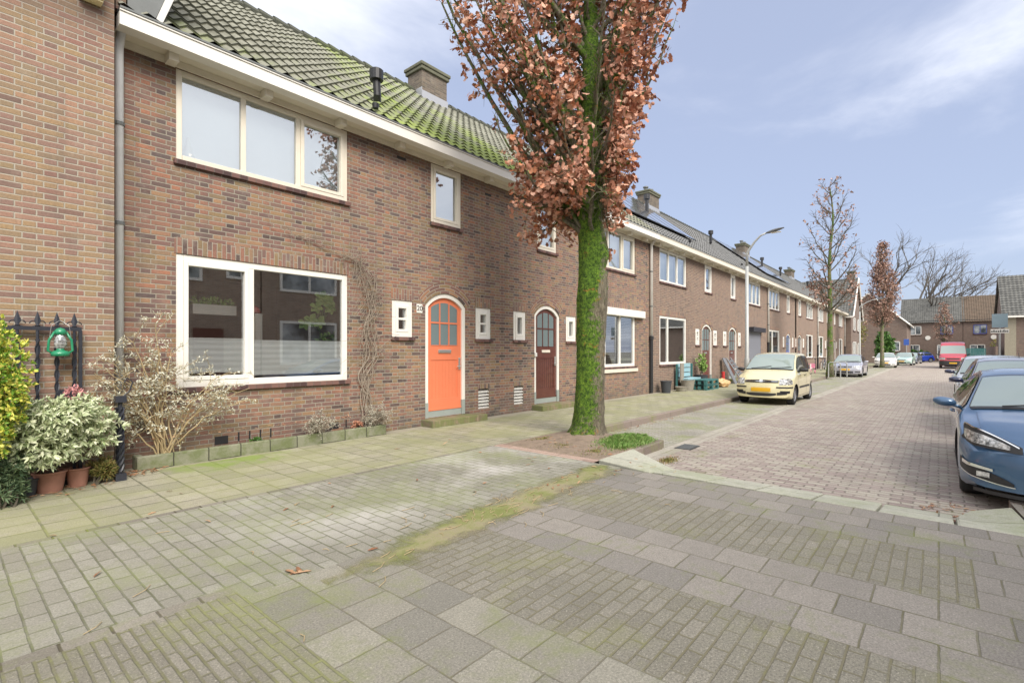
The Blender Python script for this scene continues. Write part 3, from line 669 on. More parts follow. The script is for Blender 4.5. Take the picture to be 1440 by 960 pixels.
def pipe(name,x,label,near=True,y=DW-.07,shoe=True,group=None):
    r=.045 if near else .05
    org=(x,y,0); mb=MB().tube([(x,y-.12,5.27),(x,y,5.12),(x,y,1.9 if shoe else .0)],r,12)
    o=mb.build(name,M['zinc'] if near else M['pipe_white'],None,org,smooth=True); tag(o,label,'drainpipe',group)
    if shoe:
        MB().tube([(x,y,1.95),(x,y,.02)],r+.008,12).build('lower_pipe',M['black'] if not near else M['iron'],o,org); MB().lathe([(.0,1.86),(.08,1.86),(.08,1.98),(0,1.98)],(x,y,0),12).build('collar',M['black'],o,org)
    for z in (4.2,3.0): MB().lathe([(r,z-.02),(r+.012,z-.02),(r+.012,z+.02),(r,z+.02)],(x,y,0),12).build('pipe_bracket',M['zinc_dark'],o,org)
    return o
# ---- one dwelling of the row; W = dict of openings
def dwelling(label,x0,x1,U,G,nar,dr,sm,roofm,doorm,near=True,vents=(),gl='glass_up',gkind=None,smbars=1,chim=None,back=True,group='brick dwellings of the terrace',rb='brick'):
    org=((x0+x1)/2,DW,0); e=empty('terrace_house',org,label,'house',group)
    ops=[]
    if U: ops.append((U[0],U[1],3.97,5.17))
    if G: ops.append((G[0],G[1],.97,2.74))
    for n in nar: ops.append((n[0],n[1],4.0,5.17))
    for s in sm: ops.append((s[0],s[1],1.72,2.40))
    if dr: ops.append((dr[0],dr[1],.14,2.62,2.36))
    for v in vents: ops.append((v[0],v[1],.2,.63))
    mb=MB(); wallmesh(mb,x0,x1,-.02,5.3,ops,DW)
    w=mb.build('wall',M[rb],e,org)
    mb=MB().quad((x1,DW+8.2,0),(x0,DW+8.2,0),(x0,DW+8.2,5.4),(x1,DW+8.2,5.4)); mb.build('rear_wall',M['brick_far'],e,org)
    if U: window(e,org,U[0],U[1],3.97,5.172,lights=3 if U[1]-U[0]>1.5 else 1,sash=(2,) if near else (),gl=gl,fill='curtain',mat=M['cream'] if near else M['white'])
    for n in nar: window(e,org,n[0],n[1],4.0,5.172,1,(0,),gl=gl,fill='curtain',mat=M['cream'] if near else M['white'])
    for s in sm: window(e,org,s[0],s[1],1.72,2.40,1,(0,),gl='glass',bars=smbars,fw=.09,lint=near,rd=.8)
    if G:
        if gkind=='shutter':
            s=MB().box(G[0],G[1],DW+.02,DW+.06,.97,2.5); z=.97
            m=s.build('roller_shutter',M['greyshut'],e,org)
            m2=MB(); 
            for k in range(26): m2.box(G[0]+.03,G[1]-.03,DW+.008,DW+.018,.99+k*.058,.99+k*.058+.05)
            m2.build('shutter_slat',M['greyshut'],m,org); MB().box(G[0]-.05,G[1]+.05,DW-.25,DW+.05,2.5,2.74).build('shutter_box',M['iron'],m,org)
            MB().box(G[0]-.03,G[1]+.03,DW-.05,DW+.06,.9,.968).build('sill',M['sill'],m,org)
        else:
            lf,sash,kw=gkind
            wo=window(e,org,G[0],G[1],.97,2.74,lf,sash,lint=True,fw=.09,**kw)
    if dr:
        door(e,org,dr[0],dr[1],.14,2.36,2.62,doorm,detail=near)
        st=MB().box(dr[0]-.1,dr[1]+.32,DW-.34,DW+.02,-.01,.13).build('doorstep',M['step'],e,org); bevel(st,.012)
    for v in vents:
        a,b=v; m=MB().box(a,b,DW+.09,DW+.10,.2,.63); lo=m.build('louvre_vent',M['dark'],e,org); m2=MB()
        for k in range(6):
            z=.21+k*.07; m2.add([(a,DW+.085,z+.045),(b,DW+.085,z+.045),(b,DW+.02,z),(a,DW+.02,z)],[(0,1,2,3)]); m2.box(a,b,DW+.015,DW+.025,z-.018,z+.012)
        m2.build('louvre',M['pipe_white'],lo,org); lintel(e,org,a-.02,b+.02,.632,.1)
    rf=roof(e,org,x0,x1,roofm,seg=6 if near else 4,det=near)
    gutter(e,org,x0,x1,near)
    if chim: chimney(rf,org,chim[0],chim[1],11.3,11.95,8.3,9.78,chim[2])
    # gable closers
    mb=MB().add([(x0+.01,DW+.02,5.3),(x0+.01,YRG,ZRG-.05),(x0+.01,DW+8.2,5.35)],[(0,1,2)]).add([(x1-.01,DW+.02,5.3),(x1-.01,YRG,ZRG-.05),(x1-.01,DW+8.2,5.35)],[(0,2,1)])
    mb.quad((x0,DW+.02,0),(x0,DW+8.2,0),(x0,DW+8.2,5.3),(x0,DW+.02,5.3)); mb.quad((x1,DW+.02,0),(x1,DW+.02,5.3),(x1,DW+8.2,5.3),(x1,DW+8.2,0))
    mb.build('party_wall',M['brick_side'],e,org)
    return e,org,rf
big=([0,.375,1],(0,),dict(blind=.34,rd=2.6))
A,oA,rA=dwelling('terraced brick house with the orange arched front door and mossy tiled roof',1.42,8.55,(2.09,4.59),(2.09,4.59),[(6.41,7.23)],(6.27,7.36),[(5.49,5.96),(7.66,8.14)],M['tile_moss'],M['orange'],vents=[(7.74,8.09)],gkind=big,chim=(9.2,10.15,0))
B,oB,rB=dwelling('terraced brick house with the dark brown arched front door behind the mossy oak',8.55,16.1,(12.5,15.1),(12.5,15.1),[(9.84,10.66)],(9.72,10.80),[(8.92,9.38),(11.1,11.58)],M['tile_moss'],M['brown'],vents=[(8.94,9.29)],gkind=([0,.25,.625,1],(),dict(fill='venetian',rd=1.6)),smbars=0,chim=None)
C,oC,rC=dwelling('terraced brick house with blue pallet bench and pots before its window',16.1,23.6,(17.0,19.48),(17.0,19.48),[(21.54,22.42)],(21.2,22.42),[(20.47,20.95),(22.6,23.12)],M['tile_grey'],M['brown'],near=False,gkind=([0,.3,1],(),dict(rd=2.0)),chim=(24.0,25.2,2),rb='brick_far')
D_,oD,rD=dwelling('terraced brick house with lowered grey roller shutter behind the street lamp',23.6,31.7,(28.0,30.3),(28.1,30.4),[(25.04,25.81)],(24.77,25.98),[(23.94,24.45),(26.21,26.68)],M['tile_grey'],M['brown'],near=False,gkind='shutter',rb='brick_far')
gk=([0,.35,1],(),dict(rd=1.2))
E_,oE,rE=dwelling('terraced brick house with the blue front door beyond the cream car',31.7,39.6,(32.2,34.7),(32.2,34.7),[(36.7,37.6)],(36.5,37.8),[(35.6,36.05),(38.25,38.7)],M['tile_grey'],M['blue_paint'],near=False,gkind=gk,chim=(40.6,41.9,2),rb='brick_far')
F_,oF,rF=dwelling('terraced brick house between the blue front door and the bicycles',39.6,47.45,(43.1,45.6),(43.1,45.6),[(40.3,41.2)],(40.1,41.4),[(39.2,39.65),(41.8,42.3)],M['tile_grey'],M['brown'],near=False,gkind=gk,rb='brick_far')
G_,oG,rG=dwelling('terraced brick house behind the row of parked bicycles',47.45,55.2,(48.0,50.4),(48.0,50.4),[(52.2,53.1)],(52.0,53.2),[(51.2,51.7),(53.6,54.1)],M['tile_grey'],M['white'],near=False,gkind=gk,chim=(56.6,57.9,2),rb='brick_far')
H_,oH,rH=dwelling('terraced brick house next to the cross gabled end house',55.2,63.0,(59.2,61.7),(59.2,61.7),[(56.2,57.0)],(56.0,57.2),[(55.4,55.8),(57.6,58.1)],M['tile_grey'],M['brown'],near=False,gkind=gk,rb='brick_far')
# extras on the houses
roofvent(rA,oA,5.45,8.05,.44); smallvent(rA,oA,4.95,7.35)
# the little white tile and lead strip at the roof's left corner
bevel(MB().box(1.55,1.78,7.42,7.62,5.66,5.72).build('white_tile',M['white'],rA,oA),.02)
for (px,pz) in ((5.6,5.02),(7.95,4.9)): MB().box(px,px+.2,DW-.004,DW+.01,pz,pz+.05).build('air_brick',M['dark'],A,oA)
for (px,pz) in ((2.55,.16),(4.25,.17)): MB().box(px,px+.17,DW-.006,DW+.01,pz,pz+.11).build('air_brick',M['dark'],A,oA)
mb=MB()
for px in (2.85,3.0,3.15,3.3,4.0,4.55): mb.box(px,px+.02,DW-.005,DW+.01,.17,.3)
mb.build('weep_slot',M['dark'],A,oA)
MB().box(11.4,11.55,DW-.004,DW+.01,4.8,4.87).build('air_brick',M['dark'],B,oB)
# house number
def text(par,org,body,x,y,z,size,mat,rot=(PI/2,0,0)):
    cu=bpy.data.curves.new('txt','FONT'); cu.body=body; cu.size=size; cu.align_x='CENTER'; cu.align_y='CENTER'; cu.extrude=.002
    t=bpy.data.objects.new('txt',cu); COL.objects.link(t); dg=bpy.context.evaluated_depsgraph_get(); dg.update()
    me=bpy.data.meshes.new_from_object(t.evaluated_get(dg)); bpy.data.objects.remove(t)
    me.materials.clear(); me.materials.append(mat)
    o=bpy.data.objects.new('digits',me); COL.objects.link(o); o.parent=par; o.location=(x-org[0],y-org[1],z-org[2]); o.rotation_euler=rot; return o
pl=bevel(MB().box(6.05,6.19,DW-.014,DW+.0,2.19,2.36).build('number_plate',M['white'],A,oA),.006); text(pl,oA,'20',6.12,DW-.017,2.275,.14,M['dark'])
MB().box(11.0,11.06,DW-.01,DW,2.2,2.3).build('doorbell',M['steel'],B,oB)
bevel(MB().box(9.72,9.80,DW-.03,DW+.02,1.32,1.42).build('bell_box',M['pipe_white'],B,oB),.01)
# shutter box over B's window
bevel(MB().box(12.4,15.6,DW-.14,DW+.0,2.55,2.78).build('awning_box',M['white'],B,oB),.02)
# white window board in B lower
MB().box(12.4,15.2,DW-.06,DW+.02,.80,.905).build('window_board',M['cream'],B,oB)
for x,Y,h,rf,o in ((16.5+3.0,9.3,.7,rC,oC),(27.5,9.4,.6,rD,oD),(38.6,9.6,.6,rE,oE),(45.0,9.8,.6,rF,oF),(57.2,10.0,.6,rH,oH),(61.0,9.6,.6,rH,oH)): roofvent(rf,o,x,Y,h)
for x,rf,o in ((19.86,rC,oC),(26.8,rD,oD)): smallvent(rf,o,x,7.62)
def solar(name,label,x0,x1,Y0,Y1,cols,rows,skew=0):
    org=((x0+x1)/2,Y0,roofpt(Y0)); e=empty(name,org,label,'solar panel','solar panels on the terrace roofs')
    for i in range(cols):
        for j in range(rows):
            a=x0+(x1-x0)*i/cols+.02;b=x0+(x1-x0)*(i+1)/cols-.02; c=Y0+(Y1-Y0)*j/rows+.02; d=Y0+(Y1-Y0)*(j+1)/rows-.02
            MB().quad((a,c,roofpt(c,.19)),(b,c,roofpt(c,.19)),(b,d,roofpt(d,.19)),(a,d,roofpt(d,.19))).build('panel',M['panel'],e,org)
            mb=MB()
            for p,q in (((a,c),(b,c)),((b,c),(b,d)),((b,d),(a,d)),((a,d),(a,c))): mb.tube([(p[0],p[1],roofpt(p[1],.17)),(q[0],q[1],roofpt(q[1],.17))],.022,4)
            mb.build('panel_frame',M['black'],e,org)
solar('solar_array','glossy solar panels on the grey roof above the pallet bench house',15.6,21.7,8.0,11.3,5,2)
solar('solar_array','glossy solar panels on the grey roof behind the street lamp',33.0,39.3,7.9,11.3,4,2)
# downpipes
pipe('downpipe',1.48,'zinc downpipe in the corner left of the big front window',True,shoe=False)
pipe('downpipe',16.18,'drainpipe running down beside the dark grey flower pot, white above and black below',False)
pipe('downpipe',31.75,'white drainpipe between the roller shutter and the next house',False,group='drainpipes along the terrace')
pipe('downpipe',47.4,'white drainpipe just left of the second street tree',False,group='drainpipes along the terrace')
pipe('downpipe',62.9,'drainpipe at the far end of the long terrace',False,group='drainpipes along the terrace')
# ---- left neighbour: taller wall standing forward
org=(-3,7.2,0); e=empty('corner_house',org,'taller orange brick house wall standing forward at the left edge','house')
mb=MB().quad((-9,7.2,-.02),(1.37,7.2,-.02),(1.37,7.2,8.6),(-9,7.2,8.6)).quad((1.37,7.2,-.02),(1.37,16,-.02),(1.37,16,8.6),(1.37,7.2,8.6)).quad((-9,7.2,8.6),(1.4,7.2,8.6),(1.4,16,8.6),(-9,16,8.6)).quad((-9,7.2,0),(-9,7.2,8.6),(-9,16,8.6),(-9,16,0))
mb.build('wall',M['brick_left'],e,org)
mb=MB().box(1.402,1.50,7.3,9.5,5.46,8.6); mb.build('verge_wall',M['brick_left'],e,org)
mb=MB().add([(1.51,7.28,5.5),(1.78,7.28,5.5),(2.15,7.28,6.6),(2.15,7.28,8.4),(1.51,7.28,8.4)],[(0,1,2,3,4)]); mb.build('dormer_cheek',M['zinc_dark'],e,org)
MB().add([(1.78,7.26,5.48),(1.86,7.26,5.50),(2.24,7.26,6.62),(2.16,7.26,6.64),(1.78,7.45,5.48),(1.86,7.45,5.50),(2.24,7.45,6.62),(2.16,7.45,6.64)],[(0,1,2,3),(1,5,6,2),(0,3,7,4)]).build('dormer_trim',M['pipe_white'],e,org)
mb=MB(); bx0,bx1,bz0=1.05,1.25,5.06; zq=.28
nb=MB().box(bx0,bx1,7.08,7.2,5.34,5.9).build('vent_box',M['nest'],e,org)
mb=MB()
for k in range(9): mb.box(bx0-.005,bx1+.005,7.06,7.08,5.36+k*.05,5.385+k*.05)
mb.build('louvre',M['nest'],nb,org)
# ---- cross gabled end house (ridge runs away from the street)
def gablehouse(name,label,x0,x1,y0,y1,eave,ridge,roofm,wallm,axis='y',wins=(),group=None,chim=None,trim=True):
    """ridge along axis"""
    org=((x0+x1)/2,(y0+y1)/2,0); e=empty(name,org,label,'house',group); cx,cy=(x0+x1)/2,(y0+y1)/2
    mb=MB(); mb.quad((x0,y0,-.1),(x1,y0,-.1),(x1,y0,eave),(x0,y0,eave)); mb.quad((x0,y1,-.1),(x0,y0,-.1),(x0,y0,eave),(x0,y1,eave)); mb.quad((x1,y0,-.1),(x1,y1,-.1),(x1,y1,eave),(x1,y0,eave)); mb.quad((x1,y1,-.1),(x0,y1,-.1),(x0,y1,eave),(x1,y1,eave))
    if axis=='y': mb.add([(x0,y0,eave),(x1,y0,eave),(cx,y0,ridge-.05)],[(0,1,2)]); mb.add([(x0,y1,eave),(x1,y1,eave),(cx,y1,ridge-.05)],[(1,0,2)])
    else: mb.add([(x0,y1,eave),(x0,y0,eave),(x0,cy,ridge-.05)],[(0,1,2)]); mb.add([(x1,y0,eave),(x1,y1,eave),(x1,cy,ridge-.05)],[(0,1,2)])
    mb.build('wall',M[wallm],e,org)
    mb=MB()
    def slope(sgn):
        t=MB(); 
        if axis=='y': roofsurf(t,0,y1-y0+.4,0,0,(x1-x0)/2+.3,ridge-eave+ .3*(ridge-eave)/((x1-x0)/2),.27,.34,seg=4)
        else: roofsurf(t,0,x1-x0+.4,0,0,(y1-y0)/2+.3,ridge-eave+.3*(ridge-eave)/((y1-y0)/2),.27,.34,seg=4)
        zoff=eave-.3*(ridge-eave)/(((x1-x0) if axis=='y' else (y1-y0))/2)
        for k,(a,b,c) in enumerate(t.v):
            if axis=='y': t.v[k]=(cx+sgn*(cx-x0+.3-b),y0-.2+a,zoff+c+.06)
            else: t.v[k]=(x0-.2+a,cy+sgn*(cy-y0+.3-b),zoff+c+.06)
        b0=len(mb.v); mb.v+=t.v
        for f,u in zip(t.f,t.uv): mb.f.append([b0+i for i in f]); mb.mi.append(0); mb.uv.append(u)
        mb.hasuv=True
    slope(-1); slope(1)
    rf=mb.build('roof',M[roofm],e,org)
    if trim:
        z0=eave-.3*(ridge-eave)/(((x1-x0) if axis=='y' else (y1-y0))/2)
        for s in (-1,1):
            if axis=='x': MB().tube([(x0-.22,cy+s*(cy-y0+.3),z0),(x0-.22,cy,ridge)],.09,4).build('bargeboard',M['white'],rf,org)
            else: MB().tube([(cx+s*(cx-x0+.3),y0-.22,z0),(cx,y0-.22,ridge)],.08,4).build('bargeboard',M['white'],rf,org)
        m=MB()
        if axis=='x': m.box(x0-.2,x1,y0-.42,y0-.28,z0-.1,z0+.05).box(x0-.2,x1,y1+.28,y1+.42,z0-.1,z0+.05)
        else: m.box(x0-.42,x0-.28,y0-.2,y1,z0-.1,z0+.05).box(x1+.28,x1+.42,y0-.2,y1,z0-.1,z0+.05)
        m.build('gutter',M['white'],rf,org)
    for (face,a,b,z0,z1,n,kind) in wins:
        m=MB(); 
        def bx(m,a,b,d0,d1,z0,z1):
            if face=='x': m.box(x0-d1,x0-d0,a,b,z0,z1)
            elif face=='y': m.box(a,b,y0-d1,y0-d0,z0,z1)
            else: m.box(a,b,y1+d0,y1+d1,z0,z1)
        t=.09
        bx(m,a,b,.0,.05,z0,z0+t);bx(m,a,b,.0,.05,z1-t,z1);bx(m,a,a+t,.0,.05,z0,z1);bx(m,b-t,b,.0,.05,z0,z1)
        for k in range(1,n): bx(m,a+(b-a)*k/n-.04,a+(b-a)*k/n+.04,.0,.05,z0,z1)
        nm,mt={'w':('window',M['white']),'b':('window',M['blue_paint']),'d':('door',M['white'])}[kind]
        w=m.build(nm,mt,e,org); m=MB(); bx(m,a+t,b-t,.002,.02,z0+t,z1-t); m.build('pane',M['glass_far'],w,org)
        m=MB(); bx(m,a-.05,b+.05,.0,.08,z0-.09,z0-.003); m.build('sill',M['sill'],w,org)
    if chim: chimney(rf,org,*chim)
    return e
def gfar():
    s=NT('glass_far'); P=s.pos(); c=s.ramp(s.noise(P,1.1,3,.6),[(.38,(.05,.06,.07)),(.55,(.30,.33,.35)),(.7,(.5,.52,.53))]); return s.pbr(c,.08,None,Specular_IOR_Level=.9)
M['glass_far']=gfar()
gablehouse('gabled_house','brick house with cross gable and ridge towards the street ending the long terrace',63.05,71.5,7.0,16.5,5.4,9.6,'tile_dark','brick_xy','y',wins=[('y',64.6,66.4,3.7,5.1,2,'w'),('y',68.2,69.8,3.7,5.1,2,'w'),('y',64.2,67.0,.3,2.5,3,'w'),('y',68.2,69.8,.9,2.4,2,'w')],chim=(66.9,67.7,7.1,7.8,9.0,10.4,0))
gablehouse('gabled_house','brick gable end house with white bargeboards behind the rusty leaved tree',84,96,3.2,11.6,5.3,9.4,'tile_dark','brick_xy','x',wins=[('x',3.9,4.7,1.5,2.8,1,'w')])
# far closing row facing us
for k,(ya,yb,lab,rm) in enumerate([(-2.8,4.6,'far brick house with open doorway at the end of the street behind the blue car','tile_dark'),(-10.4,-2.85,'far brick house with brown red roof and oval plaque behind the red van','tile_red')]):
    w=[]
    for q in range(2):
        y=ya+1.1+q*3.8; w.append(('x',y,y+1.5,4.1,5.5,2,'w' if (q+k)%2 else 'b')); w.append(('x',y+.2,y+1.9,.3 if q==0 else 1.1,2.5,2,'d' if q==0 else 'w'))
    e=gablehouse('row_house',lab,103,112,ya,yb,6.2,10.2,rm,'brick_xy','y',wins=w,trim=False,group='far row of houses closing the street')
    c=(ya+yb)/2+.4; o=tuple(e.location); MB().lathe([(0,-.04),(.34,-.04),(.34,0)],(102.98,c,3.6),16,'x').build('plaque',M['white'],e,o)
    MB().box(102.9,102.97,ya,yb,6.0,6.3).build('gutter',M['black'],e,o)
# brown upper face with skylight on the second far house is the tiled slope; add skylight
# grey box building with orange cladding
org=(92,-11,0); e=empty('modern_house',org,'flat roofed house with grey fascia and orange cladding panel','house')
MB().box(90,99,-15,-8.0,-.1,5.6).build('wall',M['brick_xy'],e,org); MB().box(89.3,99,-15,-6.9,8.0,9.2).build('fascia',M['greyclad'],e,org)
MB().box(90,99,-15,-7.2,5.602,7.998).build('upper_wall',M['cladding'],e,org); MB().box(89.95,89.99,-9.6,-8.7,5.7,7.9).build('window',M['glass_far'],e,org)
# right-hand building facing us
XR=60; org=(XR+4,-8,0)
e=gablehouse('side_house','brick house with dark mossy pantile roof at the right edge behind the street sign',XR,XR+8,-13,-4.3,4.7,8.3,'tile_moss2' if 'tile_moss2' in M else 'tile_dark','brick_xy','y',wins=[])
o=tuple(e.location); MB().tube([(XR-.1,-5.9,4.4),(XR-.1,-5.9,.0)],.09,8).build('downpipe',M['pipe_white'],e,o)
MB().box(XR-.03,XR+.0,-5.0,-4.3,-.1,4.6).build('pale_corner',M['sand'],e,o)
# boundary wall/fence next to it
org=(64,-3.6,0); mb=MB().box(60,72,-3.9,-3.75,0,1.9); tag(mb.build('boundary_wall',M['brick_xy'],None,org),'low brick garden wall left of the right hand house','wall')
mb=MB()
for k in range(30): mb.box(74,74.06,-6+k*.125,-6+k*.125+.11,0,1.8)
tag(mb.build('wooden_fence',M['teal'],None,(74,-4,0)),'dark wooden garden fence at the far right end of the street','fence')
# ---- opposite row behind the camera (seen in the window reflections)
def opp(label,x0,x1,doorx,wins):
    org=((x0+x1)/2,-5,0); e=empty('terrace_house',org,label,'house','opposite terrace houses')
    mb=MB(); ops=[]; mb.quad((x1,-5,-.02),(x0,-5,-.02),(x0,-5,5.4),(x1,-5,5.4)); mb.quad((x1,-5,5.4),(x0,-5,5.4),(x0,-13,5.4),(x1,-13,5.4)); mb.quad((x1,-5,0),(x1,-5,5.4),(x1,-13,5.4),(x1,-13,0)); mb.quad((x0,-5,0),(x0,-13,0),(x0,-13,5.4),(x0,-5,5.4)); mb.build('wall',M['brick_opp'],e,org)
    mb=MB().quad((x0,-4.6,5.3),(x1,-4.6,5.3),(x1,-9,9),(x0,-9,9)).box(x0,x1,-4.75,-4.6,5.15,5.4); mb.build('roof',M['tile_dark'],e,org)
    for a,b,c,d in wins:
        m=MB().box(a,b,-5,-4.95,c,c+.1).box(a,b,-5,-4.95,d-.1,d).box(a,a+.1,-5,-4.95,c+.1,d-.1).box(b-.1,b,-5,-4.95,c+.1,d-.1)
        if b-a>1.4: m.box((a+b)/2-.05,(a+b)/2+.05,-5,-4.95,c+.1,d-.1)
        w=m.build('window',M['white'],e,org); MB().box(a+.1,b-.1,-4.99,-4.975,c+.1,d-.1).build('pane',M['glass_far'],w,org)
    MB().box(doorx,doorx+1,-5,-4.95,.1,2.3).build('door',M['brown'],e,org)
OW=lambda x,m:[(x+.7,x+3.2,3.9,5.1),(x+.7,x+3.2,.9,2.7),(x+4.6,x+5.4,4.0,5.1),(x+6.2,x+6.8,4.2,5.0),(x+4.4,x+4.9,1.7,2.4)]
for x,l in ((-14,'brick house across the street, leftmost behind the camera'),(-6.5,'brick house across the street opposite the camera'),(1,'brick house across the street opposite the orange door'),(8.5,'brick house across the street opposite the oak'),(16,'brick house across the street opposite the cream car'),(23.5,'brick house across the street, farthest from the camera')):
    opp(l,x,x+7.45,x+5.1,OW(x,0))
# ================================================ CARS
def carpaint(name,col,metal=.0): return simple(name,col,.28,0,1,metal=metal,coat=1.0,spec=.5)
M['glass_car']=simple('car_glass',(.27,.33,.31),.04,spec=1.0,coat=.6)
M['glass_side']=simple('car_side_glass',(.03,.038,.038),.04,spec=1.0,coat=.3)
M['tyre']=simple('tyre',(.022,.022,.023),.8,.3,40,bmp=.3); M['rim']=simple('rim',(.42,.43,.45),.35,metal=.6)
M['plate']=simple('plate_yellow',(.75,.42,.02),.4); M['trim']=simple('trim_black',(.03,.03,.032),.5)
def lamp():
    s=NT('headlamp'); P=s.obj(); c=s.ramp(s.noise(P,16,3,.7),[(.35,(.10,.105,.11)),(.5,(.45,.46,.47)),(.65,(.8,.8,.8))]); return s.pbr(c,.08,s.bump(s.noise(P,20,2),.3,.02),Coat_Weight=1.0,Metallic=.3)
M['lamp']=lamp(); M['lamp_o']=simple('indicator',(.8,.45,.25),.15,coat=1); M['chrome']=simple('chrome',(.75,.76,.78),.12,metal=1)
def crs(p,t): # catmull-rom on list
    n=len(p)-1; t=max(0,min(n-1e-6,t)); i=int(t); f=t-i
    a,b,c,d=p[max(i-1,0)],p[i],p[i+1],p[min(i+2,n)]
    return tuple(.5*((2*b[k])+(-a[k]+c[k])*f+(2*a[k]-5*b[k]+4*c[k]-d[k])*f*f+(-a[k]+3*b[k]-3*c[k]+d[k])*f*f*f) for k in range(len(b)))
def interp(T,x,s=True):
    if x<=T[0][0]: return T[0][1]
    for (a,p),(b,q) in zip(T,T[1:]):
        if x<=b:
            f=(x-a)/(b-a); 
            if s=='s': f=f*f*(3-2*f)
            return p+(q-p)*f
    return T[-1][1]
class Car:
    def __init__(s,L=4.2,W=1.75,wb=2.6,fo=.85,wr=.31,zb=.18,
      top=None,belt=None,cowl=1.05,wst=1.75,rst=3.6,rgl=4.0,roofw=.70,sweep=.22,nose=.10,hoodw=.80):
        s.__dict__.update(locals()); s.w=W/2
        s.top=top; s.belt=belt
    def ring(s,x):
        L,w=s.L,s.w
        we=interp([(0,.90),(.12,.955),(.35,.985),(.8,1),(L-.8,1),(L-.3,.97),(L,.90)],x)*w
        zt=interp(s.top,x); zs=interp(s.belt,x)
        zbm=interp([(0,s.zb+.06),(.35,s.zb),(L-.35,s.zb),(L,s.zb+.1)],x)
        # greenhouse blend
        g=interp([(s.cowl-.02,0),(s.cowl+.10,1),(s.rgl-.08,1),(s.rgl+.02,0)],x)
        zs=min(zs,zt-.03)
        zh=max(zt-zs,.0)
        yr=(s.roofw*w)*g+(s.hoodw*we)*(1-g)
        # how high the roof edge stands at x
        fr=min(1,zh/max(.05,(interp(s.top,(s.wst+s.rst)/2)-zs))) if g>0 else 0
        yr=(we*.93)*(1-g)*.0+ (we*.925+(s.roofw*w-we*.925)*fr)*g + (s.hoodw*we)*(1-g)
        ze=zt-(.035+.02*fr)*1.0
        if ze<zs+.008: ze=zs+.008
        zm=zbm+(zs-zbm)*.52
        return [(0,zbm),(we*.6,zbm),(we*.93,zbm+.015),(we*.985,zbm+.12),(we,zm),(we*.985,zs-.07),(we*.945,zs),(yr+.012,ze-(ze-zs)*.08),(yr-.05,ze+.018),(yr*.55,zt-.004),(0,zt)]
    def deform(s,x,y,z):
        L=s.L; q=abs(y)/s.w
        f=math.exp(-(x/.45)**2); r=math.exp(-((L-x)/.4)**2)
        return (x+f*(s.sweep*q**2.6+s.nose*max(0,(z-.45)/.35)**1.4)-r*(s.sweep*.6*q**2.6+s.nose*.8*max(0,(z-.6)/.4)**1.3),y,z)
    def S(s,x,t,sg=1):
        y,z=crs(s.ring(x),t); return s.deform(x,sg*y,z)
    def sidey(s,x,z):
        R_=s.ring(x)
        a,b=2,6
        for _ in range(18):
            m=(a+b)/2
            if crs(R_,m)[1]<z:a=m
            else:b=m
        return crs(R_,(a+b)/2)[0]
    def front(s,q,z,rear=False): # q distance from centre along the nose and round the corner
        X0=.0; wc=s.sidey(.0,z) if not rear else s.sidey(s.L,z)
        if abs(q)<=wc: x,y=0,abs(q)
        else: x=abs(q)-wc; y=s.sidey(x if not rear else s.L-x,z)
        return s.deform(x if not rear else s.L-x,math.copysign(y,q),z)
    def patch(s,fn,nu,nv,off,name,mat,par,sm=True,thick=0):
        P=[[Vector(fn(i/nu,j/nv)) for j in range(nv+1)] for i in range(nu+1)]
        cen=Vector((s.L/2,0,.6)); O=[]
        for i in range(nu+1):
            row=[]
            for j in range(nv+1):
                a=P[min(i+1,nu)][j]-P[max(i-1,0)][j]; b=P[i][min(j+1,nv)]-P[i][max(j-1,0)]
                n=a.cross(b); n=n.normalized() if n.length>1e-9 else Vector((0,0,1))
                if n.dot(P[i][j]-cen)<0:n=-n
                row.append(tuple(P[i][j]+n*off))
            O.append(row)
        mb=MB(); mb.grid(O); return mb.build(name,mat,par,smooth=sm)
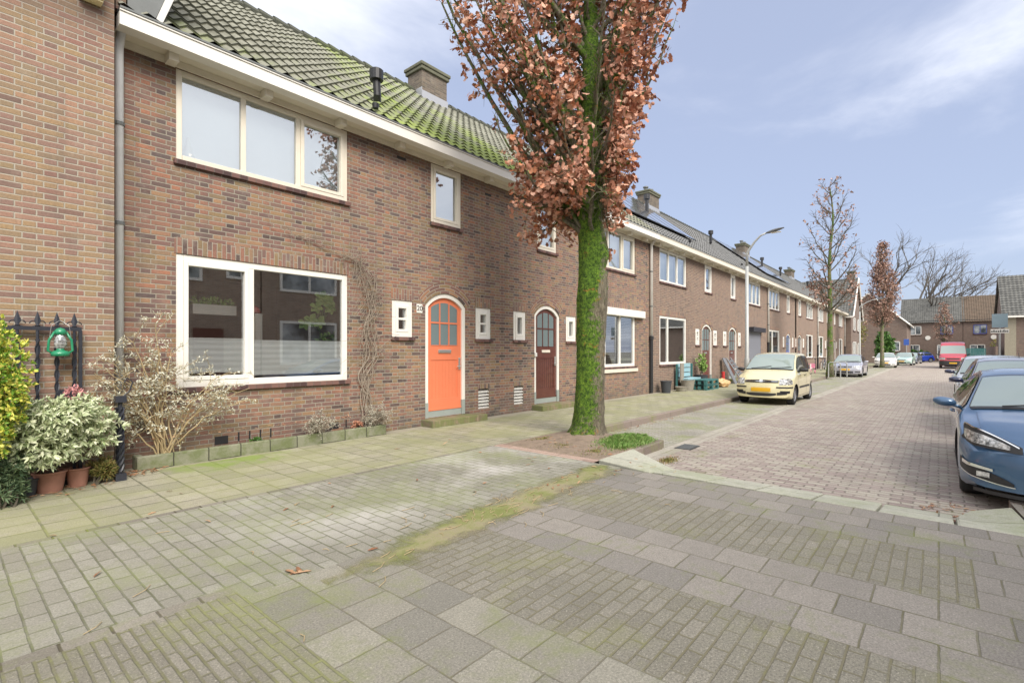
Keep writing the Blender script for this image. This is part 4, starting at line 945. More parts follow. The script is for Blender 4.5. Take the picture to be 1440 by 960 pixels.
def build_car(name,label,spec,paint,detail=True,style='panda',group=None,cat='car'):
    c=Car(**spec); e=empty(name,(0,0,0),label,cat,group)
    L=c.L; nx=64 if detail else 34; nt=30 if detail else 18
    xs=[L*i/nx for i in range(nx+1)]
    mb=MB(); rings=[]
    for x in xs:
        row=[c.S(x,10*j/nt) for j in range(nt+1)]; rings.append(row+[(p[0],-p[1],p[2]) for p in row[-2:0:-1]])
    n=len(rings[0]); vs=[p for r in rings for p in r]
    fs=[(i*n+k,(i+1)*n+k,(i+1)*n+(k+1)%n,i*n+(k+1)%n) for i in range(nx) for k in range(n)]
    mb.add(vs,fs)
    # nose/tail caps: grid between mirrored ring points
    for base,fl in ((0,0),(nx*n,1)):
        R_=vs[base:base+n]; xx=0 if not fl else L
        # rows joining point j with its mirror
        K=10; grid=[]
        for j in range(nt+1):
            a=R_[j]; b=R_[(n-j)%n]; row=[]
            for k in range(K+1):
                y=a[1]+(b[1]-a[1])*k/K; row.append(c.deform(xx,y,a[2]) if 0<k<K else (a if k==0 else b))
            grid.append(row)
        mb.grid(grid)
    body=mb.build('body',[paint,M['dark']],None,smooth=True,fix=True)
    bb=bmesh.new(); bb.from_mesh(body.data)
    if bb.calc_volume(signed=True)<0: bmesh.ops.reverse_faces(bb,faces=bb.faces)
    bb.to_mesh(body.data); bb.free()
    # wheel arches
    fx,rx=c.fo,c.fo+c.wb
    cut=MB(); 
    for x in (fx,rx):
        for sg in (-1,1):
            cut.lathe([(0,0),(c.wr*1.13,0),(c.wr*1.13,.34),(0,.34)],(x,sg*(c.w-.26) if sg>0 else -c.w-.08,c.wr+.02),28,'y')
    cu=cut.build('cut',[M['dark']],None,fix=True)
    md=body.modifiers.new('b','BOOLEAN'); md.object=cu; md.operation='DIFFERENCE'; md.solver='FAST'
    dg=bpy.context.evaluated_depsgraph_get(); dg.update()
    me=bpy.data.meshes.new_from_object(body.evaluated_get(dg)); old=body.data; body.modifiers.clear(); body.data=me
    bpy.data.objects.remove(cu); body.parent=e
    for p in me.polygons:
        q=p.center; p.material_index=0
        for x in (fx,rx):
            d=math.hypot(q.x-x,q.z-c.wr-.02)
            if d<c.wr*1.14 and (abs(abs(q.y)-(c.w-.26))<.012 or (d>c.wr*1.11 and abs(p.normal.y)<.3 and abs(q.y)<c.w*1.0)): p.material_index=1
    try: 
        me.polygons.foreach_set('use_smooth',[True]*len(me.polygons)); me.set_sharp_from_angle(angle=R(38))
    except Exception: pass
    # underside filler (dark chassis)
    MB().box(fx-.25,rx+.3,-c.w*.6,c.w*.6,.17,.42).build('chassis',M['dark'],e)
    # windscreen / rear screen
    def ws(u,v,x0=c.cowl+.06,x1=c.wst-.04,rear=False):
        x=x0+(x1-x0)*u; t=7.75; a=2*v-1; y,z=crs(c.ring(x),10-(10-t)*abs(a)) 
        return c.deform(x,math.copysign(y,a),z)
    c.patch(lambda u,v:ws(u,v),12,16,.007,'windscreen',M['glass_car'],e)
    c.patch(lambda u,v:ws(u*.075-.015,v),2,16,.011,'wiper_cowl',M['trim'],e)
    c.patch(lambda u,v:ws(u,v,c.rst+.06,c.rgl-.06),10,16,.007,'rear_window',M['glass_side'],e)
    if detail:
        for vv in (.0,1.0):
            c.patch(lambda u,v,vv=vv:ws(u,vv*.982+.018*v-(.0),c.cowl+.05,c.wst-.02),12,2,.012,'windscreen_seal',M['trim'],e)
        c.patch(lambda u,v:ws(u*.03+.965,v,c.cowl+.05,c.wst),2,16,.012,'windscreen_seal',M['trim'],e)
    # side glass
    bp=spec.get('_bp')
    x0=c.cowl+.28; x1=c.rgl-.30
    if style=='van': x1=c.cowl+1.35
    npan=1 if style=='van' else 2
    for sg in (1,-1):
        edges=[x0,(x0+x1)/2+.02,x1]
        if npan==1: edges=[x0,x1]
        for k in range(npan):
            a,b=edges[k]+(.03 if k else 0),edges[k+1]-.03
            def sf(u,v,a=a,b=b,k=k,sg=sg):
                x=a+(b-a)*u; 
                Rg=c.ring(x); zlo=Rg[6][1]+.03; full=interp(c.top,(c.wst+c.rst)/2)-.10
                zhi=min(Rg[7][1]-.02,full); zhi=max(zhi,zlo+.005); z=zlo+(zhi-zlo)*v
                t=6+ (z-Rg[6][1])/max(1e-3,(Rg[7][1]-Rg[6][1])); t=min(7.0,t)
                y,zz=crs(Rg,t); return c.deform(x,sg*y,zz)
            c.patch(sf,12,5,.008,'side_window',M['glass_side'],e)
        if detail or True:
            def line(xa,za,xb,zb,w=.006,nm='door_seam',mt=M['dark'],off=.003,sg=sg):
                def f(u,v):
                    x=xa+(xb-xa)*u; z=za+(zb-za)*u
                    if abs(xb-xa)>abs(zb-za): z+=w*(v-.5)*2
                    else: x+=w*(v-.5)*2
                    y=c.sidey(x,z); return c.deform(x,sg*y,z)
                c.patch(f,14,1,off,nm,mt,e)
            zb=c.zb+.08; zt=c.ring(2.0)[6][1]-.02
            if detail:
                line(x0-.08,zb,x0-.10,zt); line((x0+x1)/2+.02,zb,(x0+x1)/2+.02,zt)
                if style!='van': line(rx-.25,zb+.35,x1-.05,zt)
                line(x0-.08,zb,rx-.35,zb)
            if style=='panda': line(fx+.42,.50,rx-.42,.50,.028,'rub_strip',M['trim'],.012)
            for hx in ((x0+x1)/2-.2,x1-.22)[:npan]:
                y=c.sidey(hx,zt-.08); MB().tube([(hx-.09,sg*(y+.01),zt-.09),(hx-.05,sg*(y+.03),zt-.08),(hx+.05,sg*(y+.03),zt-.08),(hx+.08,sg*(y+.01),zt-.08)],.013,6).build('door_handle',paint if style!='panda' else M['trim'],e)
        # mirror
        mx=c.cowl+.42; Rg=c.ring(mx); y=Rg[6][0]; z=Rg[6][1]+.07
        mm={'panda':M['trim'],'blue':paint,'navy':M['navy'],'van':M['trim']}.get(style,paint)
        mb=MB(); N=10; G=[]
        for i in range(N+1):
            th=PI*i/N; row=[]
            for k in range(12):
                ph=2*PI*k/12; row.append((mx+.055*math.sin(th)*math.cos(ph)*1.25-.02,sg*(y+.14-.115*math.cos(th)*1.0),z+.058*math.sin(th)*math.sin(ph)+.02-.012*math.cos(th)))
            row.append(row[0]); G.append(row)
        mb.grid(G); mb.tube([(mx+.02,sg*(y-.03),z-.05),(mx,sg*(y+.08),z-.01)],.022,6); mo=mb.build('mirror',mm,e,smooth=True)
        MB().add([(mx+.055,sg*(y+.05),z-.035),(mx+.055,sg*(y+.25),z-.035),(mx+.055,sg*(y+.25),z+.06),(mx+.055,sg*(y+.05),z+.06)],[(0,1,2,3)]).build('mirror_glass',M['chrome'],mo)
        # wheels
        for x in (fx,rx):
            cy=sg*(c.w-.135); W_=MB(); r=c.wr; s_=sg
            prof=[(r*.62,-.09),(r*.9,-.10),(r*.985,-.08),(r,-.04),(r,.04),(r*.985,.08),(r*.9,.10),(r*.64,.095)]
            W_.lathe(prof,(x,cy,r),32,'y'); w=W_.build('wheel',M['tyre'],e,smooth=True)
            rb=MB(); f=.085*s_; rb.lathe([(r*.66,f),(r*.62,f*1.05),(r*.60,f*.6),(0,f*.45)],(x,cy,r),32,'y')
            rb.lathe([(r*.14,f*1.0),(0,f*1.02)],(x,cy,r),16,'y')
            ns=7 if style!='panda' else 8
            for k in range(ns):
                a=2*PI*k/ns; 
                for da in (0,):
                    pts=[]
                    for rr,ww in ((.1,.05),(.60,.10 if style=='panda' else .075)):
                        for q in (-1,1):
                            aa=a+q*ww/(rr+.05)*.5; pts.append((x+r*rr*math.cos(aa),r+r*rr*math.sin(aa)))
                    p0,p1,p2,p3=pts; yy=cy+f*.93; y2=cy+f*.5
                    rb.add([(p0[0],yy,p0[1]),(p1[0],yy,p1[1]),(p3[0],yy,p3[1]),(p2[0],yy,p2[1]),(p0[0],y2,p0[1]),(p1[0],y2,p1[1]),(p3[0],y2,p3[1]),(p2[0],y2,p2[1])],[(0,1,2,3),(0,4,5,1),(1,5,6,2),(2,6,7,3),(3,7,4,0)])
            rb.build('rim',M['rim'],w)
    def fp(name,q0,q1,lo,hi,mat,off=.006,n=12,rear=False,m=4,par=e):
        lo_=lo if callable(lo) else (lambda u:lo); hi_=hi if callable(hi) else (lambda u:hi)
        return c.patch(lambda u,v:c.front(q0+(q1-q0)*u,lo_(u)+(hi_(u)-lo_(u))*v,rear),n,m,off,name,mat,par)
    zt=c.top[0][1]
    pf=fp
    if style=='panda':
        for s_ in (1,-1):
            fp('headlight',s_*.47,s_*.86,lambda u:.60+.01*u,lambda u:.775+.02*u-.07*max(0,u-.72)/.28,M['lamp'],.010)
            fp('bumper_strip',s_*.40,s_*.92,.505,.545,M['trim'],.010); fp('fog_intake',s_*.42,s_*.66,lambda u:.30+.03*u,lambda u:.385+.01*u,M['trim'],.007)
        fp('grille',-.45,.45,lambda u:.655,lambda u:.745-.02*abs(2*u-1),M['trim'],.009); fp('grille_bar',-.43,.43,.69,.705,M['chrome'],.013,m=1)
        fp('emblem',-.045,.045,.67,.74,M['chrome'],.018)
        fp('bumper_intake',-.40,.40,lambda u:.27+.04*(2*u-1)**4,lambda u:.36,M['trim'],.007); fp('bumper_intake',-.74,-.50,.36,.43,M['trim'],.007); fp('bumper_intake',.50,.74,.36,.43,M['trim'],.007)
        fp('number_plate',-.26,.26,.40,.51,M['plate'],.02)
        # bonnet seam & wipers
    elif style=='blue':
        for s_ in (1,-1):
            fp('headlight',s_*.44,s_*1.10,lambda u:.585+.03*u+.05*u*u,lambda u:.62+.20*math.sin(min(1,u*1.15+.08)*PI*.5)-.03*max(0,u-.8)*5,M['trim'],.008,16)
            h=fp('headlight_reflector',s_*.52,s_*.99,lambda u:.61+.03*u+.04*u*u,lambda u:.62+.135*math.sin(min(1,u*1.1+.12)*PI*.5),M['lamp'],.015,16)
            fp('headlight_edge',s_*.46,s_*1.08,lambda u:.608+.20*math.sin(min(1,u*1.15+.08)*PI*.5)-.03*max(0,u-.8)*5,lambda u:.62+.20*math.sin(min(1,u*1.15+.08)*PI*.5)-.03*max(0,u-.8)*5,M['chrome'],.014,16)
            fp('fog_intake',s_*.50,s_*.99,lambda u:.27+.11*u**1.6,lambda u:.30+.19*u**.8,M['trim'],.008,12); fp('fog_lamp',s_*.66,s_*.75,.325,.375,M['lamp'],.02)
            fp('fog_blade',s_*.64,s_*.90,lambda u:.39+.035*u,lambda u:.415+.045*u,M['chrome'],.016)
            fp('fog_edge',s_*.49,s_*1.0,lambda u:.262+.11*u**1.6,lambda u:.272+.11*u**1.6,M['chrome'],.014)
        fp('grille',-.40,.40,lambda u:.52+.02*(2*u-1)**2,lambda u:.625-.03*(2*u-1)**2,M['trim'],.008); fp('grille_bar',-.42,.42,lambda u:.585,lambda u:.61,M['chrome'],.018,m=1)
        fp('lower_grille',-.42,.42,lambda u:.22+.02*(2*u-1)**4,lambda u:.40+.05*(abs(2*u-1)),M['trim'],.008); fp('number_plate',-.26,.26,.42,.525,M['plate'],.022)
        fp('splitter',-.8,.8,.165,.20,M['trim'],.012)
    elif style=='van':
        for s_ in (1,-1):
            fp('headlight',s_*.55,s_*.95,.82,1.0,M['lamp'],.01)
        fp('grille',-.45,.45,.84,.95,M['trim'],.01); fp('bumper',-1.05,1.05,.30,.72,M['trim'],.02); fp('number_plate',-.26,.26,.45,.56,M['plate'],.03)
    else:
        for s_ in (1,-1):
            fp('headlight',s_*.42,s_*.92,lambda u:.57+.03*u,lambda u:.67+.07*u-.05*max(0,u-.75)*4,M['lamp'],.009)
            fp('fog_intake',s_*.5,s_*.76,.30,.37,M['trim'],.007)
        fp('grille',-.36,.36,.58,.68,M['trim'],.008); fp('grille_bar',-.36,.36,.625,.64,M['chrome'],.012,m=1); fp('lower_grille',-.42,.42,.26,.37,M['trim'],.007); fp('number_plate',-.26,.26,.42,.52,M['plate'],.02)
    for s_ in (1,-1): fp('tail_light',s_*.50,s_*.86,.62,.80,M['red'],.01,rear=True)
    fp('rear_plate',-.26,.26,.5,.61,M['plate'],.02,rear=True)
    # wipers
    if detail:
        for y0,y1 in ((.5,-.05),(-.05,-.6)):
            p=[]
            for i in range(7):
                v=i/6; yy=y0+(y1-y0)*v; x=c.cowl+.08+.10*v; zz=interp(c.top,x)-.02*abs(yy)/.7; p.append((x,yy,zz+.035))
            MB().tube(p,.009,5).build('wiper',M['trim'],e)
        MB().tube([(c.wst+.35,0,interp(c.top,c.wst+.35)),(c.wst+.42,0,interp(c.top,c.wst+.4)+.10)],[.008,.004],5).build('aerial',M['trim'],e)
        # bonnet shut line
        for s_ in (1,-1):
            c.patch(lambda u,v:c.S(.10+(c.cowl-.05)*u,7.35+.03*v,s_),16,1,.003,'bonnet_seam',M['dark'],e)
    return e
M['navy']=carpaint('paint_navy',(.012,.016,.06))
PANDA=dict(L=3.54,W=1.58,wb=2.30,fo=.74,wr=.28,zb=.17,top=[(0,.70),(.10,.78),(.3,.86),(.6,.93),(.88,1.0),(1.0,1.06),(1.2,1.20),(1.45,1.375),(1.66,1.475),(1.9,1.52),(2.4,1.545),(2.9,1.53),(3.25,1.48),(3.4,1.28),(3.5,1.0),(3.54,.85)],belt=[(0,.66),(.3,.80),(.9,.90),(1.5,.93),(3.2,.99),(3.5,.95)],cowl=.86,wst=1.72,rst=3.2,rgl=3.50,roofw=.74,sweep=.24,nose=.10)
ASTRA=dict(L=4.42,W=1.81,wb=2.685,fo=.93,wr=.325,zb=.16,top=[(0,.60),(.12,.69),(.35,.76),(.7,.83),(1.1,.885),(1.28,.92),(1.5,1.0),(1.8,1.13),(2.1,1.25),(2.4,1.325),(2.8,1.35),(3.3,1.33),(3.8,1.25),(4.1,1.10),(4.3,.96),(4.42,.80)],belt=[(0,.56),(.3,.68),(.9,.79),(1.3,.84),(2.2,.88),(3.8,.95),(4.3,.9)],cowl=1.22,wst=2.2,rst=3.75,rgl=4.28,roofw=.68,sweep=.36,nose=.16)
SEDAN=dict(L=4.3,W=1.68,wb=2.45,fo=.85,wr=.29,zb=.18,top=[(0,.60),(.1,.68),(.4,.76),(.9,.84),(1.15,.90),(1.5,1.09),(1.9,1.30),(2.2,1.38),(2.7,1.395),(3.1,1.34),(3.5,1.12),(3.75,.98),(4.2,.95),(4.3,.80)],belt=[(0,.56),(.3,.68),(.9,.79),(1.3,.84),(3.4,.90),(4.2,.90)],cowl=1.1,wst=2.0,rst=3.05,rgl=3.72,roofw=.70,sweep=.28,nose=.10)
HATCH=dict(L=4.2,W=1.78,wb=2.6,fo=.88,wr=.31,zb=.18,top=[(0,.62),(.12,.72),(.4,.80),(.9,.90),(1.15,.96),(1.5,1.13),(1.9,1.34),(2.2,1.43),(2.7,1.46),(3.3,1.44),(3.75,1.32),(4.0,1.1),(4.15,.95),(4.2,.8)],belt=[(0,.58),(.3,.72),(.9,.84),(1.3,.90),(3.6,.98),(4.1,.95)],cowl=1.1,wst=2.05,rst=3.55,rgl=4.1,roofw=.70,sweep=.32,nose=.14)
VAN=dict(L=5.3,W=1.98,wb=3.3,fo=.95,wr=.34,zb=.25,top=[(0,1.02),(.1,1.12),(.5,1.24),(.7,1.30),(.95,1.6),(1.25,1.95),(1.5,2.2),(1.75,2.36),(2.2,2.46),(5.0,2.48),(5.25,2.40),(5.3,2.2)],belt=[(0,.98),(.5,1.12),(.9,1.20),(5.2,1.25),(5.3,1.2)],cowl=.62,wst=1.45,rst=5.2,rgl=5.29,roofw=.84,sweep=.24,nose=.04,hoodw=.84)
def put(e,x,y,rz=0): e.location=(x,y,ZR); e.rotation_euler=(0,0,R(rz)); return e
put(build_car('parked_car','cream yellow small hatchback with black rub strips parked at the left kerb',PANDA,carpaint('paint_cream',(.74,.68,.42)),True,'panda'),15.85,3.97)
put(build_car('parked_car','metallic blue hatchback parked nearest on the right edge',ASTRA,carpaint('paint_blue',(.06,.135,.25),.3),True,'blue'),6.64,-1.05,0)
M_silver=carpaint('paint_silver',(.46,.47,.53),.3)
put(build_car('parked_car','silver grey hatchback with navy mirrors parked right behind the blue one',HATCH,carpaint('paint_grey',(.40,.41,.46),.2),True,'navy'),12.1,-1.25)
put(build_car('parked_car','pale silver car third in the right hand row of parked cars',HATCH,carpaint('paint_white2',(.62,.64,.66),.1),False,'navy'),17.6,-1.22)
put(build_car('parked_car','silver lilac sedan parked behind the second street tree',SEDAN,M_silver,True,'plain'),36.25,4.35,0)
put(build_car('parked_car','white hatchback parked beneath the rusty leaved tree',HATCH,carpaint('paint_white',(.80,.79,.76)),False,'plain'),59.5,3.9,2)
put(build_car('parked_car','pale mint green car just behind the white hatchback',HATCH,carpaint('paint_mint',(.48,.64,.58)),False,'plain'),70.5,3.15,-4)
put(build_car('parked_car','dark grey car between the mint car and the blue one far up the street',HATCH,carpaint('paint_darkgrey',(.10,.12,.16)),False,'plain'),80.5,3.0,-8)
put(build_car('parked_car','bright blue car standing at the far end of the left row',HATCH,carpaint('paint_brightblue',(.01,.05,.40)),False,'plain'),93.5,4.2,-55)
put(build_car('parked_van','red high roofed van facing the camera far down the street',VAN,carpaint('paint_red',(.50,.045,.07)),False,'van',cat='van'),60.5,-1.0)
put(build_car('parked_car','small silver car far off to the right of the red van',HATCH,carpaint('paint_silver2',(.52,.54,.55)),False,'plain'),86,-5.6,20)
# ================================================ TREES
RV=Vector((.651,-.759,0)); FV=Vector((.759,.651,0))
def bez(a,b,c,n=9): return [a*(1-t)**2+b*2*t*(1-t)+c*t*t for t in [i/n for i in range(n+1)]]
def oak():
    o=Vector((7.3,4.5,0)); e=empty('street_tree',tuple(o),'big street oak with moss covered trunk and russet winter leaves nearest the camera','tree')
    # trunk rings measured from the photo: z, left, right (metres along RV)
    prof=[(-.05,-.46,.34),(.05,-.36,.27),(.2,-.30,.245),(.45,-.27,.24),(.8,-.245,.235),(1.2,-.235,.24),(1.6,-.23,.25),(2.05,-.225,.27),(2.4,-.235,.30),(2.62,-.21,.30),(2.85,-.205,.255),(3.1,-.20,.30),(3.32,-.20,.27),(3.6,-.225,.20),(3.9,-.27,.195),(4.2,-.20,.19),(4.7,-.17,.18),(5.5,-.15,.16),(6.5,-.13,.14),(7.8,-.10,.11),(9.2,-.05,.08),(10.2,-.02,.03)]
    mb=MB(); G=[]; NN=72; lev=[]
    for (a,b) in zip(prof,prof[1:]):
        k=max(1,int((b[0]-a[0])/.035)); lev+= [tuple(a[i]+(b[i]-a[i])*j/k for i in range(3)) for j in range(k)]
    lev.append(prof[-1])
    for z,l,r in lev:
        row=[]; cx=(l+r)/2; rr=(r-l)/2
        for k in range(NN+1):
            a=2*PI*(k%NN)/NN; q=1+.07*pnoise(Vector((math.cos(a)*1.6,math.sin(a)*1.6,z*1.3)))+.05*pnoise(Vector((math.cos(a)*5,math.sin(a)*5,z*5)))+.035*pnoise(Vector((math.cos(a)*12,math.sin(a)*12,z*9)))
            if z<.4: q+=.16*(1-z/.4)**2*abs(math.sin(a*2.5+1))
            q+=.03*pnoise(Vector((math.cos(a)*22,math.sin(a)*22,z*20)))
            row.append(tuple(o+RV*(cx+rr*q*math.cos(a))+FV*(rr*q*math.sin(a))+Vector((0,0,z))))
        G.append(row)
    mb.grid(G)
    # burr knots on the right side
    for z,ang,s in ((3.05,-.5,.11),(2.45,-.6,.10),(2.75,-.35,.09),(3.25,-.7,.07)):
        c=o+RV*(.17*math.cos(ang)+.03)+FV*(.17*math.sin(ang))+Vector((0,0,z)); H_=[]
        for i in range(9):
            th=PI*i/8; H_.append([tuple(c+Vector((math.sin(th)*math.cos(p),math.sin(th)*math.sin(p),1.3*math.cos(th)))*s*(1+.25*pnoise(Vector((th*2,p*2,z))))) for p in [2*PI*k/12 for k in range(13)]])
        mb.grid(H_)
    tr=mb.build('trunk',M['bark_oak'],e,tuple(o),smooth=True)
    # limbs toward targets inside the crown envelope
    def env(z,side):
        L=[(3.3,1.4),(3.8,1.5),(4.4,1.45),(5.0,1.5),(5.6,1.85),(6.2,2.2),(7.0,2.9),(8.0,3.2),(9.5,2.6),(11,1.2)]
        Rr=[(3.3,.40),(3.8,.52),(4.4,.66),(5.0,.82),(5.6,1.0),(6.3,1.22),(7.2,1.5),(8.2,1.8),(9.5,1.6),(11,.9)]
        return interp(L if side<0 else Rr,z)
    mb=MB(); leaves=MB(); rr=random.Random(11); zv=Vector((0,0,1))
    def cluster(p,dr,n,sz=.118):
        l=(p-o).dot(RV); f=(p-o).dot(FV)
        if f<.15 and abs(l-.0)<.20+.06*math.sin(p.z*4) and p.z<9: return
        for k in range(n):
            d=(dr*.5+Vector((rr.gauss(0,.7),rr.gauss(0,.7),rr.gauss(-.55,.5))))
            q=p+Vector((rr.gauss(0,.05),rr.gauss(0,.05),rr.gauss(0,.06)))
            leafshape(leaves,q,d,Vector((rr.gauss(0,1),rr.gauss(0,1),rr.gauss(0,1))).normalized(),sz*(.7+.6*rr.random()),sz*.9,1,.22)
    def inside(p):
        l=(p-o).dot(RV); f=(p-o).dot(FV); E=env(p.z,l); F=1.5
        return (l/E)**2+(f/F)**2<1.05
    nb=118
    for k in range(nb):
        ze=3.45+ (k/nb)**.85*7.0
        a=k*2.399; sd=math.cos(a); E=env(ze,sd)*(.55+.5*rr.random()); F=1.45*(.4+.6*rr.random())
        tgt=o+RV*(sd*E)+FV*(math.sin(a)*F)+zv*ze
        rad=math.hypot(sd*E,math.sin(a)*F)
        z0=max(3.35 if sd<0 else 4.0,ze-rad*rr.uniform(1.0,1.7)); 
        if sd>0 and ze<4.6: z0=min(4.35,max(4.0,ze+.2))
        if sd<0 and ze<4.4: z0=max(3.8,ze-.3)
        st=o+zv*z0+RV*(.08*sd)+FV*(.08*math.sin(a))
        mid=st.lerp(tgt,.45)+Vector((sd*.651*.25,-sd*.759*.25,-.1 if ze>4.6 else .35))*rad*.5
        path=bez(st,mid,tgt,10); path=[p+rv_(rr)*.03 for p in path]
        r0=.018+.016*rad*(1.2 if k%4==0 else .8); r0=min(r0,.075)
        mb.tube(path,[r0*(1-.8*i/10)+.003 for i in range(11)],6,False)
        for i in range(2,11):
            for t in range(3):
                b0=path[i]; d=(path[i]-path[i-1]).normalized()*.5+rv_(rr)*.8; d.z=d.z*.5+.15; d.normalize()
                ln=rr.uniform(.18,.5); e1=b0+d*ln*.55+Vector((0,0,.03)); e2=b0+d*ln+Vector((0,0,rr.uniform(-.08,.08)))
                if not inside(e2): 
                    continue
                mb.tube([b0,e1,e2],[.006,.005,.003],4,False)
                g_=pnoise(e2*1.6+Vector((3,1,7)))
                if g_>(-.12 if (e2-o).dot(RV)<-.5 else -.24) or (e2.z<4.5): cluster(e2,d,rr.randint(5,10),sz=.062+.055*rr.random()**.7)
                if rr.random()<.3: cluster(e1,d,rr.randint(2,3),sz=.09)
                else:
                    br_=e1+rv_(rr)*.18; mb.tube([e1,br_],[.003,.002],3,False)
    # long visible limbs
    for pts,r0 in (([(0,3.75),(-.35,4.3),(-.75,5.3),(-1.1,6.2)],.095),([(-.1,4.6),(-.35,5.4),(-.45,6.4),(-.6,8.0)],.065),([(-.55,4.9),(-1.1,5.7),(-1.7,6.6),(-2.4,7.5)],.05),([(0,3.95),(-.5,4.1),(-.8,4.0),(-.95,3.85)],.028),([(.1,5.2),(.45,6.2),(.75,7.4),(.9,8.8)],.055),([(.05,4.5),(.35,5.0),(.55,5.8),(.75,6.8)],.04),([(-.2,4.2),(-.7,4.6),(-1.1,5.2),(-1.3,5.9)],.04)):
        P=[o+RV*l+zv*z+FV*rr.uniform(-.25,.05) for l,z in pts]; Q=[crs([tuple(p) for p in P],t*3/12) for t in range(13)]
        mb.tube([Vector(q)+rv_(rr)*.015 for q in Q],[r0*(1-.7*i/12) for i in range(13)],8,False)
    mb.build('branches',M['bark_green'],e,tuple(o),smooth=True); leaves.build('leaves',M['leaf_brown'],e,tuple(o))
    return e
def rv_(r): return Vector((r.gauss(0,1),r.gauss(0,1),r.gauss(0,1))).normalized()
oak()
def tree(label,x,y,h,tz,r0,env,nbr,leafd,seed,mat='leaf_brown',bk='bark_green',name='street_tree',ls=.12,gap=0,group=None,zleaf=None,z0=0):
    """env(z)->radius; leafd: clusters per branch"""
    rr=random.Random(seed); o=Vector((x,y,z0)); e=empty(name,tuple(o),label,'tree',group)
    mb=MB(); n=16; pts=[]
    for i in range(n+1):
        t=i/n; pts.append(o+Vector((pnoise(Vector((seed,t*3,0)))*.35*t,pnoise(Vector((seed,t*3,9)))*.35*t,h*.95*t)))
    mb.tube(pts,[r0*(1.25 if i==0 else 1)*(1-.9*(i/n)**.9)+.01 for i in range(n+1)],12)
    mb.build('trunk',M[bk],e,tuple(o),smooth=True)
    br=MB(); lv=MB(); nl=0
    for k in range(nbr):
        zt=tz+(h-tz)*((k+.5)/nbr); a=k*2.399+rr.random(); Rr=env(zt)*(.6+.5*rr.random())
        tgt=o+Vector((math.cos(a)*Rr,math.sin(a)*Rr,zt)); zs=max(tz*.8,zt-Rr*rr.uniform(1.0,1.8)); t=zs/(h*.95); i=min(n-1,int(t*n)); st=pts[i].lerp(pts[i+1],t*n-i)
        path=bez(st,st.lerp(tgt,.5)+Vector((math.cos(a),math.sin(a),-.2))*Rr*.2,tgt,7); path=[p+rv_(rr)*.05*Rr*.5 for p in path]
        rb=r0*.28*(1-.6*k/nbr); br.tube(path,[rb*(1-.8*i/7)+.006 for i in range(8)],5,False)
        for i in range(2,8):
            for q in range(3 if leafd<3 else 2):
                d=((path[i]-path[i-1]).normalized()*.7+rv_(rr)*.7).normalized(); ln=rr.uniform(.3,.8)*min(1,Rr*.6+.3); p2=path[i]+d*ln
                br.tube([path[i],path[i]+d*ln*.5+rv_(rr)*.04,p2],[.012,.009,.005],3,False)
                if rr.random()<leafd*(zleaf(p2.z-z0) if zleaf else 1):
                    for m in range(rr.randint(3,6)): 
                        leafshape(lv,p2+rv_(rr)*.12,rv_(rr)+Vector((0,0,-.4)),rv_(rr),ls*(.7+.6*rr.random()),ls*.6,0,.3)
    br.build('branches',M['twig'],e,tuple(o))
    if lv.v: lv.build('leaves',M[mat],e,tuple(o))
    return e
tree('tall slender half bare street tree beside the silver lilac sedan',33.3,4.7,11.3,4.4,.17,lambda z:interp([(4.4,.9),(5.5,1.4),(7.5,1.6),(9.5,1.1),(11.3,.3)],z),34,.55,5,ls=.15,zleaf=lambda z:1.5 if z<5.6 else .45,mat='leaf_dull')
tree('narrow dense rusty leaved street tree behind the white hatchback',57.0,3.95,11.4,4.4,.17,lambda z:interp([(4.4,.9),(5.2,1.15),(7,1.0),(9,.7),(11.4,.15)],z),80,.75,9,ls=.16,mat='leaf_dull',zleaf=lambda z:1.6 if z<9.5 else .6)
tree('small rusty leaved tree far off in front of the closing row of houses',97,-.6,8.5,3.2,.14,lambda z:interp([(3.2,.7),(6,1.1),(8.5,.2)],z),30,.5,13,ls=.2,mat='leaf_dull')
# large bare trees behind the far houses
def bare(label,x,y,h,spread,seed,lean=0,group='bare trees behind the far houses',r0=.45,n0=5,split=2.5):
    rr=random.Random(seed); e=empty('bare_tree',(x,y,0),label,'tree',group); tk=MB(); br=MB()
    top=Vector((x+.3,y+lean*.3,split)); tk.tube([Vector((x,y,-.1)),Vector((x+.1,y+lean*.1,split*.5)),top],[r0*1.2,r0*.95,r0*.85],10); tk.build('trunk',M['twig_far'],e,(x,y,0),smooth=True)
    def rec(p,d,L,r,dep):
        n=4; P=[p]; q=p; dd=d.copy()
        for i in range(n): dd=(dd+rv_(rr)*.22+Vector((0,0,.05))).normalized(); q=q+dd*L/n; P.append(q)
        br.tube(P,[max(.008,r*(1-.5*i/n)) for i in range(n+1)],5 if dep>2 else 3,False)
        if dep==0 : return
        for k in range(3 if dep>1 else 4):
            t=rr.uniform(.45,1); i=min(n-1,int(t*n)); b=P[i].lerp(P[i+1],t*n-i)
            nd=(dd+rv_(rr)*.75+Vector((0,lean*.05,.12))).normalized(); rec(b,nd,L*rr.uniform(.55,.78),r*.48,dep-1)
    for k in range(n0):
        a=2*PI*k/n0+rr.random()*.5; d=Vector((math.cos(a)*.6*spread,math.sin(a)*spread+lean*.25,.9)).normalized(); rec(top,d,h*.36,r0*.6,4)
    br.build('branches',M['twig_far'],e,(x,y,0))
bare('wide spreading bare tree rising above the closing row of houses',114,7.0,25,1.2,3,lean=-3.0,r0=.7,n0=7,split=5)
bare('bare tree left of the wide spreading one behind the gable house',112,14,15,.8,8)
bare('bare tree behind the long terrace roof near its far end',95,26,17,.7,21)
bare('bare tree above the orange clad house on the right',115,-14,15,.8,33,r0=.3)
bare('low bare tree between the brown red roof and the orange clad house',120,-6,12,1.0,44,r0=.3)
